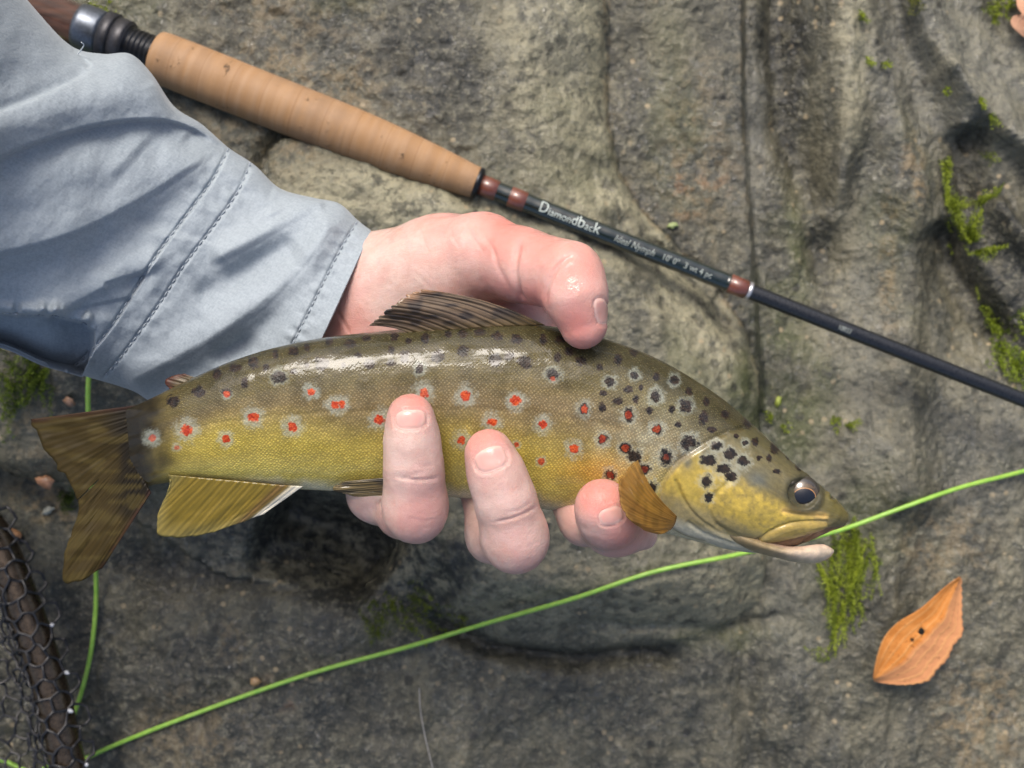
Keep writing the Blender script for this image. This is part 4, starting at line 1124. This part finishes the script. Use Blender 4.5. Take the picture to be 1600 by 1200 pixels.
# stitched seams
L1 = [(357, 232), (332, 280), (292, 335), (247, 395), (212, 450), (177, 505), (140, 550), (106, 578)]
L2 = [(391, 254), (371, 300), (332, 355), (287, 415), (252, 470), (217, 520), (187, 560), (160, 592)]
HEM = [(558, 346), (533, 388), (507, 438), (481, 490), (456, 540), (436, 585)]
SLIT = [(-260, 492), (-100, 488), (-20, 487), (30, 491), (80, 493), (122, 500), (143, 513), (150, 535), (142, 556)]
SLIT2 = [(-260, 508), (-100, 503), (-20, 503), (30, 508), (80, 510), (118, 514), (132, 524)]
for pl, dep in ((L1, .9), (L2, .75), (HEM, .75)):
    d, s, t = polydist(sq, spline(pl, 60)); dz -= dep * MM * np.exp(-(d / 3.0) ** 2)
    # puckers beside the seam
    pk = vnoise(np.stack([t * 26, d / 40], -1), 9); dz += 0.55 * MM * pk * np.exp(-((d - 9) / 12) ** 2)
d1, s1_, t1_ = polydist(sq, spline(L1, 60)); dz += 0.8 * MM * np.where(s1_ < 0, sstep(0, 5, d1) * np.exp(-d1 / 40), 0)
dH, sH, tH = polydist(sq, spline(HEM, 60)); 
dS, sS, tS = polydist(sq, spline(SLIT, 80))
sd = np.where(sS < 0, -dS, dS) + 2.2 * vnoise(np.stack([tS * 46, 0 * tS], -1), 4)
reg = sstep(152, 138, sq[:, 0])
dz += reg * MM * (2.2 * np.exp(-((sd + 8) / 9) ** 2) * (1 + 0.9 * vnoise(np.stack([tS * 46, 0 * tS], -1), 4)) - 20.0 * sstep(-2, 4, sd))
dz += 0.5 * MM * fbm(sq / 34, 3, 12) + 0.9 * MM * fbm(sq / 110, 2, 13)
szf = sz.ravel() + dz * frontm
sv = P(sq[:, 0], sq[:, 1], szf)
sf = grid_faces(NS, NT, wrap_v=True)
sn_ = normals(sv, sf)
if np.mean(sn_[frontm > .9][:, 2]) < 0: sf = sf[:, ::-1]
M = Mat("sleeve_cloth"); o = M.obj()
m1 = M.mapping(o, (1, 1, 1), (0, 0, 0.45))
wx_ = M.noise(M.mapping(m1, (2400, 420, 420)), 1.0, 2); wy_ = M.noise(M.mapping(m1, (420, 2400, 420)), 1.0, 2)
n1 = M.noise(o, 60, 4); n2 = M.noise(o, 1300, 2)
c = M.mix(M.remap(n1, 0.3, 0.7), (0.215, 0.252, 0.282), (0.245, 0.283, 0.312))
weave = M.math('MULTIPLY', M.math('ADD', wx_, wy_), 0.6)
c = M.mix(M.math('MULTIPLY', M.remap(M.math('ADD', weave, n2), 0.75, 1.4), 0.6), c, (0.32, 0.365, 0.405))
M.set(Base_Color=c, Roughness=0.72, Specular_IOR_Level=0.3, Sheen_Weight=0.15, Sheen_Roughness=0.4, Normal=M.bump(M.math('ADD', weave, n2), 0.35, 0.00025))
cloth_mat = M.m
sleeve = mesh("shirt_sleeve", sv, sf, cloth_mat, person)
props(sleeve, "grey-blue woven cloth sleeve with stitched cuff")
so = sleeve.modifiers.new("thick", 'SOLIDIFY'); so.thickness = 0.0006; so.offset = -1
# stitches
def height_at(pxy):
    """sleeve front height under a photo point"""
    qs, zs = SQF, SZF_
    return np.array([zs[np.argmin(((qs - p) ** 2).sum(1))] for p in pxy])
SQF, SZF_ = sq[frontm > 0.3], szf[frontm > 0.3]
sel = (SQF[:, 0] > -140) & (SQF[:, 1] > 0); SQF, SZF_ = SQF[sel][::2], SZF_[sel][::2]
parts = []
def stitch_line(pl, length=7.5, gap=4.5, off=0.0, zoff=0.0):
    c = spline(pl, 600)
    L = np.concatenate([[0], np.cumsum(np.linalg.norm(np.diff(c, axis=0), axis=1))])
    s = 1.0
    while s + length < L[-1]:
        u_ = np.linspace(s, s + length, 5)
        p = np.stack([np.interp(u_, L, c[:, 0]), np.interp(u_, L, c[:, 1])], -1)
        z = height_at(p[1:4:2]).mean() + (np.array([-.15, .22, .30, .22, -.15]) + .12) * MM
        parts.append(tube(P(p[:, 0], p[:, 1], z), .00026, 6, cap=False))
        s += length + gap + rng.uniform(-.8, .8)
stitch_line(L1); stitch_line(L2); stitch_line(HEM, 6.5, 4.5); stitch_line(SLIT[1:7], 6, 5)
pv, pf = join(parts)
props(mesh("stitching", pv, pf, simple("thread", (0.23, 0.265, 0.30), 0.7), sleeve), kind="stuff")
# loose thread end at the fold
lt = P(*spline([(122, 84), (128, 76), (131, 70), (127, 66)], 14).T, height_at([(126, 90)])[0] + np.linspace(0, .004, 14))
tube_mesh("loose_thread", lt, .00016, 6, simple("pale_thread", (0.5, 0.55, 0.6), 0.7), sleeve)
# ------------------------------------------------------------------ fly line
def rest(pts, n, lift):
    c = spline(pts, n)
    w = on_rock(c[:, 0], c[:, 1])
    z = w[:, 2] + lift
    k = 14
    zp = np.pad(z, k, mode='edge'); zs = np.array([zp[i:i + 2 * k + 1].max() + .0002 for i in range(len(z))])
    zs = np.convolve(np.pad(zs, 16, mode='edge'), np.ones(33) / 33, 'valid')
    return P(c[:, 0], c[:, 1], zs)
M = Mat("fly_line_coating"); o = M.obj(); n = M.noise(o, 300, 3)
M.set(Base_Color=M.mix(M.remap(n, .3, .7), (0.20, 0.38, 0.045), (0.26, 0.45, 0.07)), Roughness=0.38, Subsurface_Weight=0.25, Subsurface_Scale=0.001, Normal=M.bump(n, .15, .0003))
line_pts = [(1720, 700), (1600, 736), (1500, 762), (1400, 797), (1320, 826), (1240, 847), (1145, 868), (1020, 894), (900, 934), (760, 974), (640, 1010), (500, 1048), (380, 1088), (260, 1132), (180, 1164), (130, 1187),
            (95, 1203), (40, 1228), (-40, 1240), (-110, 1205), (-60, 1178), (0, 1187), (28, 1199), (55, 1208), (76, 1194), (100, 1150), (122, 1098), (140, 1030), (149, 960), (150, 900), (146, 820), (140, 700), (138, 600), (150, 520), (190, 440), (200, 330), (150, 200), (60, 60), (0, 0)]
fly_line = tube_mesh("fly_line", rest(line_pts, 620, .0012), .00095, 12, M.m)
props(fly_line, "thin bright green fly line running behind the trout across the rock", "fishing line")
# fine clear tippet lying on the rock near the bottom
M = Mat("clear_line"); M.set(Base_Color=(0.35, 0.33, 0.30), Roughness=0.25)
props(tube_mesh("tippet", rest([(655, 1075), (657, 1110), (664, 1150), (676, 1200), (690, 1260)], 60, .0004), .00022, 6, M.m),
      "hair-thin grey leader lying on the rock below the green line", "fishing line")

# ------------------------------------------------------------------ landing net
hoop_px = [(-330, 640), (-200, 690), (-90, 760), (-25, 815), (5, 865), (35, 940), (60, 1010), (82, 1085), (97, 1150), (108, 1210), (112, 1300), (90, 1400)]
ZH, RH = 0.026, 0.0066
hoop = P(*spline(hoop_px, 200).T, ZH)
net = empty("landing_net", hoop[100])
props(net, "landing net with bronze tube hoop and black rubber mesh, cut by the frame", "landing net")
M = Mat("bronze_tube"); o = M.obj(); n = M.noise(o, 500, 4)
M.set(Base_Color=M.mix(M.remap(n, .3, .7), (0.075, 0.055, 0.038), (0.115, 0.086, 0.060)), Metallic=0.85, Roughness=M.remap(n, .3, .7, .24, .34), Normal=M.bump(n, .1, .0003))
tube_mesh("hoop", hoop, RH, 40, M.m, net)
hs = np.concatenate([[0], np.cumsum(np.linalg.norm(np.diff(hoop, axis=0), axis=1))])
ht = np.gradient(hoop, axis=0); ht /= np.linalg.norm(ht, axis=1, keepdims=True)
hside = np.cross(ht, [0, 0, 1.0])                                  # towards the picture's left/outside sign fixed below
if hside[100, 0] < 0: hside = -hside                               # + = right, outside the net
def honeycomb(a0, a1, b0, b1, side, jit, seed):
    r_ = np.random.default_rng(seed); nodes = {}; edges = []
    dx, dy = side * 1.5, side * math.sqrt(3)
    def nid(x, y):
        k = (round(x / side * 4), round(y / side * 4))
        if k not in nodes: nodes[k] = (len(nodes), x + r_.normal() * jit, y + r_.normal() * jit)
        return nodes[k][0]
    ed = set()
    for i in range(int((a1 - a0) / dx) + 1):
        for j in range(int((b1 - b0) / dy) + 1):
            cx, cy = a0 + i * dx, b0 + j * dy + (i % 2) * dy / 2
            c = [nid(cx + side * math.cos(math.radians(60 * k)), cy + side * math.sin(math.radians(60 * k))) for k in range(6)]
            for k in range(6): ed.add(tuple(sorted((c[k], c[(k + 1) % 6]))))
    xy = np.array([(n_[1], n_[2]) for n_ in sorted(nodes.values())])
    return xy, sorted(ed)
def strands(xy, ed, mapf, rad, seg=4, sag=.0004, seed=0):
    r_ = np.random.default_rng(seed); out = []
    for a, b in ed:
        t = np.linspace(0, 1, seg + 1)[:, None]
        p = xy[a] * (1 - t) + xy[b] * t
        w = mapf(p)
        if w is None: continue
        w = w + np.sin(t * np.pi) * r_.normal(size=3) * sag
        w[0] += (w[0] - w[1]) * .12; w[-1] += (w[-1] - w[-2]) * .12
        out.append(tube(w, rad * (1.12 - 0.24 * np.sin(t[:, 0] * np.pi)), 6, cap=False))
    return out
def wrap_map(p):
    """p[:,0] along the hoop, p[:,1] across (m, + outside)"""
    c = np.stack([np.interp(p[:, 0], hs, hoop[:, k]) for k in range(3)], -1); sd_ = np.stack([np.interp(p[:, 0], hs, hside[:, k]) for k in range(3)], -1)
    R = RH + .0009; b = p[:, 1]; f = b / R
    fc = np.clip(f, -1.5, 1.1); ex = (f - fc) * R
    off = R * np.sin(fc) + np.where(ex > 0, ex * .85, ex * .80); dz_ = R * np.cos(fc) - np.abs(ex) * np.where(ex > 0, .75, .55)
    n3_ = fbm(p * 160, 2, 3)
    w = c + sd_ * (off + .0010 * n3_)[:, None] + np.array([0, 0, 1.0]) * (dz_ + .0008 * n3_)[:, None]
    w[:, 2] = np.maximum(w[:, 2], .004)
    return w
aa0, aa1 = hs[70], hs[185]
xy, ed = honeycomb(aa0, aa1, -.018, .0125, .0046, .00055, 1)
wrap_xy = xy.copy()
st_ = strands(xy, ed, wrap_map, .00064)
def bag_map(k):
    def f(p):
        b = p[:, 1]; c = np.stack([np.interp(p[:, 0], hs, hoop[:, q_]) for q_ in range(3)], -1); sd_ = np.stack([np.interp(p[:, 0], hs, hside[:, q_]) for q_ in range(3)], -1)
        n3_ = fbm(p * 55 + k * 7, 3, 9 + k)
        w = c - sd_ * (b * (0.75 + .2 * k) + .004 * n3_)[:, None]
        w[:, 2] = np.maximum(.004 + .003 * k, ZH - .004 - b * (0.55 + .25 * k)) + .006 * np.abs(n3_) + .002 * k
        return w
    return f
for k in range(1):
    xy, ed = honeycomb(aa0 - .02, aa1, .008, .105, .0058, .0008, 5 + k)
    st_ += strands(xy, ed, bag_map(k), .00062, 3, .0005, k)
pv, pf = join(st_)
M = Mat("black_rubber"); o = M.obj(); n = M.noise(o, 800, 3)
M.set(Base_Color=(0.010, 0.010, 0.012), Roughness=0.4, Specular_IOR_Level=0.5, Normal=M.bump(n, .4, .0003))
mesh("netting", pv, pf, M.m, net)
fray = simple("pale_rubber_nub", (0.34, 0.36, 0.40), 0.35, 0, .6)
edge_nodes = wrap_xy[(wrap_xy[:, 1] > .0075) & (wrap_xy[:, 1] < .0115)]; edge_nodes = edge_nodes[np.argsort(edge_nodes[:, 0])][8::3]
for e_ in edge_nodes:
    c = wrap_map(e_[None])[0]; t = np.linspace(0, 1, 7)
    d_ = np.array([rng.uniform(.5, 1), rng.uniform(-.4, .4), .2]) * .0026
    tube_mesh("frayed_end", c + t[:, None] * d_, .0009 * np.sin(np.pi * (0.12 + .8 * t)), 8, fray, net)

# ------------------------------------------------------------------ fallen leaves
def leaf(name, label, left, right, colours, lifts, hole=None, n=70, cat="leaf"):
    A, B = spline(left, n), spline(right, n)
    t = np.linspace(0, 1, n)
    g = A[:, None] * (1 - t)[None, :, None] + B[:, None] * t[None, :, None]
    pxl = g.reshape(-1, 2)
    u_ = np.repeat(t, n); w_ = np.tile(t, n)
    base_z = on_rock(pxl[:, 0], pxl[:, 1])[:, 2].max()
    z = base_z + lifts(u_, w_) * MM + 0.5 * MM * fbm(pxl / 22, 3, 5)
    f = grid_faces(n, n)
    if hole is not None:
        ctr = pxl[f].mean(1); k = np.ones(len(f), bool)
        for (hx, hy, ra, rb_) in hole:
            k &= np.hypot((ctr[:, 0] - hx) / ra, (ctr[:, 1] - hy) / rb_) > 1 + .25 * vnoise(ctr / 4, 2)
        f = f[k]
    M = Mat(name + "_blade"); uv_ = M.attr("luv", True); o = M.obj()
    sep_ = M.new("SeparateXYZ"); M.link(uv_, sep_.inputs[0])
    n1 = M.noise(o, 160, 5, .6); n2 = M.noise(o, 700, 4)
    c = M.mix(M.remap(n1, .35, .65), colours[0], colours[1])
    c = M.mix(M.remap(M.math('ADD', sep_.outputs[0], M.math('MULTIPLY', n1, .1)), .50, .60), c, M.mix(.75, c, colours[2]))
    vein = M.remap(M.wave(M.mapping(uv_, (1, .25, 1), (0, 0, .35)), 2.4, 1.2, 2, 1.5), .80, .97)
    c = M.mix(M.math('MULTIPLY', vein, .45), c, colours[3])
    c = M.mix(M.remap(n2, .62, .74, 0, .8), c, (.10, .035, .012))
    M.set(Base_Color=c, Roughness=.7, Specular_IOR_Level=.25, Normal=M.bump(M.math('ADD', vein, n2), .4, .0004))
    ob = mesh(name, P(pxl[:, 0], pxl[:, 1], z), f, M.m, attrs=dict(luv=np.stack([w_, u_, 0 * u_], -1)))
    sm = ob.modifiers.new("thick", 'SOLIDIFY'); sm.thickness = .00025
    return props(ob, label, cat, "fallen leaves")
jag = lambda pts, a, n: [(x + a * (1 if i % 2 else -1) * (0 < i < n - 1), y + .6 * a * (1 if i % 2 else -1) * (0 < i < n - 1)) for i, (x, y) in enumerate(spline(pts, n))]
leaf("fallen_leaf", "orange fallen leaf with a small hole, lying alone on the rock", [(1500, 902), (1478, 917), (1440, 950), (1402, 974), (1381, 998), (1370, 1030), (1365, 1060)],
     jag([(1502, 903), (1503, 935), (1503, 965), (1504, 990), (1490, 1008), (1480, 1030), (1464, 1046), (1450, 1064), (1420, 1070), (1392, 1069), (1366, 1065)], 1.0, 44),
     [(.44, .155, .028), (.52, .205, .048), (.46, .215, .105), (.56, .30, .11)], lambda u, w: 1.5 + 5 * (1 - w) ** 2 + 1.5 * np.sin(u * 3) + 1.2 * np.exp(-((w - .5) / .2) ** 2), hole=[(1440, 987, 5, 7), (1425, 1000, 3, 3)])
leaf("fallen_leaf", "pinkish brown leaf edge at the top right corner beside moss", [(1588, -30), (1589, 8), (1596, 22), (1584, 25), (1579, 34), (1584, 44), (1600, 57)],
     [(1680, -40), (1690, 0), (1690, 20), (1680, 40), (1670, 55), (1650, 70), (1610, 66)], [(.44, .22, .13), (.52, .29, .18), (.42, .22, .17), (.5, .3, .18)], lambda u, w: 3 + 3 * (1 - w) + 2 * np.sin(u * 4), n=40)
def scrap(label, cx, cy, rx, ry, rot, col, cat="leaf scrap"):
    a = np.linspace(0, 2 * np.pi, 14, endpoint=False); r = 1 + .25 * rng.normal(size=14) * .6
    x = np.cos(a) * rx * r; y = np.sin(a) * ry * r; c_, s_ = math.cos(rot), math.sin(rot)
    px_, py_ = cx + x * c_ - y * s_, cy + x * s_ + y * c_
    zc = on_rock(np.append(px_, cx), np.append(py_, cy))[:, 2].max()
    v = np.vstack([P(px_, py_, zc + .0008 + .0006 * rng.random(14)), P([cx], [cy], zc + .0016)])
    f = [[i, (i + 1) % 14, 14] for i in range(14)]
    if (v[1] - v[0])[0] * (v[14] - v[0])[1] - (v[1] - v[0])[1] * (v[14] - v[0])[0] < 0: f = [q_[::-1] for q_ in f]
    ob = mesh("leaf_scrap", v, f, simple("scrap_" + cat.replace(" ", "_"), col, .5, 0, .2, 300, .3))
    ob.modifiers.new("thick", 'SOLIDIFY').thickness = .0004
    return props(ob, label, cat, "scraps on the rock")
scrap("small pale green leaf scrap on the rock right of the rod lettering", 1050, 352, 9, 5, -.1, (.26, .32, .13))
scrap("yellow-green leaf scrap just above the trout's nape", 1216, 627, 5, 9, .2, (.22, .26, .04))
scrap("whitish stone chip beside the tail fin", 74, 798, 12, 6, -.5, (.30, .31, .27), "stone chip")
scrap("orange-brown chip left of the tail fin", 70, 752, 14, 10, .3, (.30, .155, .085), "stone chip")
scrap("brown chip above the tail fin near the green line", 108, 628, 10, 7, .6, (.26, .15, .09), "stone chip")
scrap("tan chip on the rock just above the net hoop", 22, 838, 10, 12, .3, (.36, .18, .08), "stone chip")
scrap("pale tan chip under the green line near the bottom", 398, 1066, 8, 7, .3, (.28, .18, .09), "stone chip")

# ------------------------------------------------------------------ moss tufts
M = Mat("moss"); a = M.attr("mcol", True)
M.set(Base_Color=a, Roughness=.6, Specular_IOR_Level=.3)
tr = M.new("BsdfTranslucent"); M.link(a, tr.inputs[0]); mx_ = M.new("MixShader"); mx_.inputs[0].default_value = .3
M.link(M.b.outputs[0], mx_.inputs[1]); M.link(tr.outputs[0], mx_.inputs[2]); M.link(mx_.outputs[0], M.out.inputs[0])
moss_mat = M.m
def moss(label, stems, dense=1.0, col=((.075, .110, .010), (.33, .40, .03)), leafl=1.9):
    """stems: (x0,y0,x1,y1,spread px,count): feathery stems running from (x0,y0) to about (x1,y1)"""
    vs, fs, cs_, n = [], [], [], 0
    for (x0, y0, x1, y1, spread, count) in stems:
        for _ in range(int(count * dense)):
            sx, sy = x0 + rng.normal() * spread, y0 + rng.normal() * spread
            k = rng.uniform(.45, 1.05)
            ex, ey = sx + (x1 - x0) * k + rng.normal() * spread * .6, sy + (y1 - y0) * k + rng.normal() * spread * .6
            m = max(6, int(np.hypot(ex - sx, ey - sy) / 3.0))
            t = np.linspace(0, 1, m)
            bx, by = rng.normal() * 4, rng.normal() * 4
            px_ = sx + (ex - sx) * t + bx * np.sin(t * np.pi); py_ = sy + (ey - sy) * t + by * np.sin(t * np.pi)
            w0 = on_rock(np.array([sx, ex]), np.array([sy, ey]))[:, 2]
            z = w0[0] * (1 - t) + w0[1] * t + MM * (.6 + rng.uniform(.5, 4.5) * np.sin(t * np.pi * .75))
            c = P(px_, py_, z)
            tone = np.clip(rng.beta(1.6, 2.2) + .1, 0, 1)
            for i in range(m):
                d_ = c[min(i + 1, m - 1)] - c[max(i - 1, 0)]; d_ /= np.linalg.norm(d_) + 1e-9
                for sgn in (-1, 1, 0):
                    sdv = np.cross(d_, [0, 0, 1]) * sgn + d_ * rng.uniform(.35, .9) + np.array([0, 0, 1]) * rng.uniform(.0, .7 if sgn else 1.2)
                    sdv /= np.linalg.norm(sdv); L_ = leafl * MM * rng.uniform(.6, 1.15) * (1 - .35 * t[i])
                    wv = np.cross(sdv, rng.normal(size=3)); wv /= np.linalg.norm(wv) + 1e-9
                    a_, b_ = c[i], c[i] + sdv * L_; mid_ = c[i] + sdv * L_ * .45
                    vs += [a_, mid_ + wv * L_ * .17, b_, mid_ - wv * L_ * .17]; fs.append([n, n + 1, n + 2, n + 3]); n += 4
                    cc = np.array(col[0]) + (np.array(col[1]) - col[0]) * np.clip(tone * (.55 + .55 * t[i]) + rng.normal() * .08, 0, 1)
                    cs_ += [np.clip(cc, .003, 1)] * 4
    ob = mesh("moss_tuft", np.array(vs), np.array(fs), moss_mat, smooth=False, attrs=dict(mcol=np.array(cs_)))
    return props(ob, label, "moss", "moss tufts on the rock")
moss("feathery green moss tuft below the trout's jaw", [(1322, 835, 1330, 930, 13, 26), (1345, 860, 1322, 930, 12, 18), (1325, 920, 1320, 975, 15, 26), (1310, 960, 1300, 1030, 5, 9), (1285, 885, 1312, 935, 8, 12), (1296, 1024, 1268, 1020, 5, 6)])
moss("dark green moss patch below the sleeve at the left edge", [(10, 580, 30, 610, 18, 26), (50, 560, 40, 600, 16, 26), (20, 620, 15, 650, 18, 22), (62, 590, 50, 620, 12, 14)], col=((.035, .060, .006), (.17, .24, .018)))
moss("small dark moss tuft touching the tail fin's trailing edge", [(106, 775, 108, 800, 7, 18)], col=((.03, .05, .006), (.11, .16, .012)))
moss("dim mossy patch in the shade above the green line, lower middle", [(590, 950, 600, 975, 14, 22), (640, 945, 655, 965, 18, 22), (685, 955, 700, 968, 9, 8), (590, 980, 585, 1000, 8, 9), (716, 968, 722, 976, 4, 4)], col=((.045, .065, .008), (.16, .20, .015)))
moss("bright moss tuft beside the rod's reel seat", [(140, 22, 152, 8, 8, 18), (160, 30, 165, 10, 7, 16), (170, 40, 176, 30, 4, 8)])
moss("branching moss sprigs over the dark pocket at the right edge", [(1478, 250, 1482, 320, 4, 10), (1484, 310, 1505, 372, 7, 22), (1484, 318, 1525, 320, 3, 8), (1530, 318, 1560, 295, 4, 12), (1514, 375, 1530, 325, 4, 14), (1512, 378, 1535, 368, 4, 8), (1518, 395, 1575, 384, 3, 12), (1492, 382, 1500, 392, 7, 14), (1500, 360, 1510, 390, 5, 12)])
moss("dense bright moss cushion where the rod leaves the frame", [(1545, 505, 1556, 520, 6, 12), (1560, 515, 1580, 500, 9, 18), (1580, 505, 1605, 510, 12, 22), (1565, 545, 1580, 575, 11, 34), (1590, 560, 1600, 590, 14, 34)], col=((.06, .10, .008), (.30, .38, .025)))
moss("narrow mossy fringe along the pocket's lower left rim", [(1516, 416, 1530, 428, 3, 8), (1528, 430, 1535, 470, 3, 14), (1536, 470, 1555, 505, 3, 12)])
moss("bright moss tuft beside the pinkish leaf at the top right", [(1550, 8, 1560, 18, 6, 14), (1572, 4, 1580, 14, 7, 14), (1555, 28, 1552, 34, 3, 5)])
moss("yellow-green moss pad at the top edge above the diagonal ridge", [(1425, 4, 1430, 20, 8, 18), (1420, -6, 1430, 0, 8, 12)], col=((.06, .07, .01), (.17, .18, .02)), leafl=1.4)
moss("tiny moss bits on the rock near the top, left of the pad", [(1346, 24, 1354, 32, 3, 8), (1358, 92, 1366, 98, 3, 6), (1380, 100, 1390, 101, 3, 5)])
moss("string of moss bits on the upper diagonal ridge", [(1478, 140, 1486, 150, 3, 5), (1532, 155, 1540, 168, 3, 6), (1548, 180, 1560, 196, 3, 8), (1534, 228, 1552, 250, 4, 10)])
moss("bright moss bits on the rock above the trout's head", [(1300, 652, 1310, 664, 3, 7), (1325, 665, 1348, 658, 3, 9), (1200, 650, 1204, 658, 3, 4), (1224, 662, 1228, 672, 3, 4)])
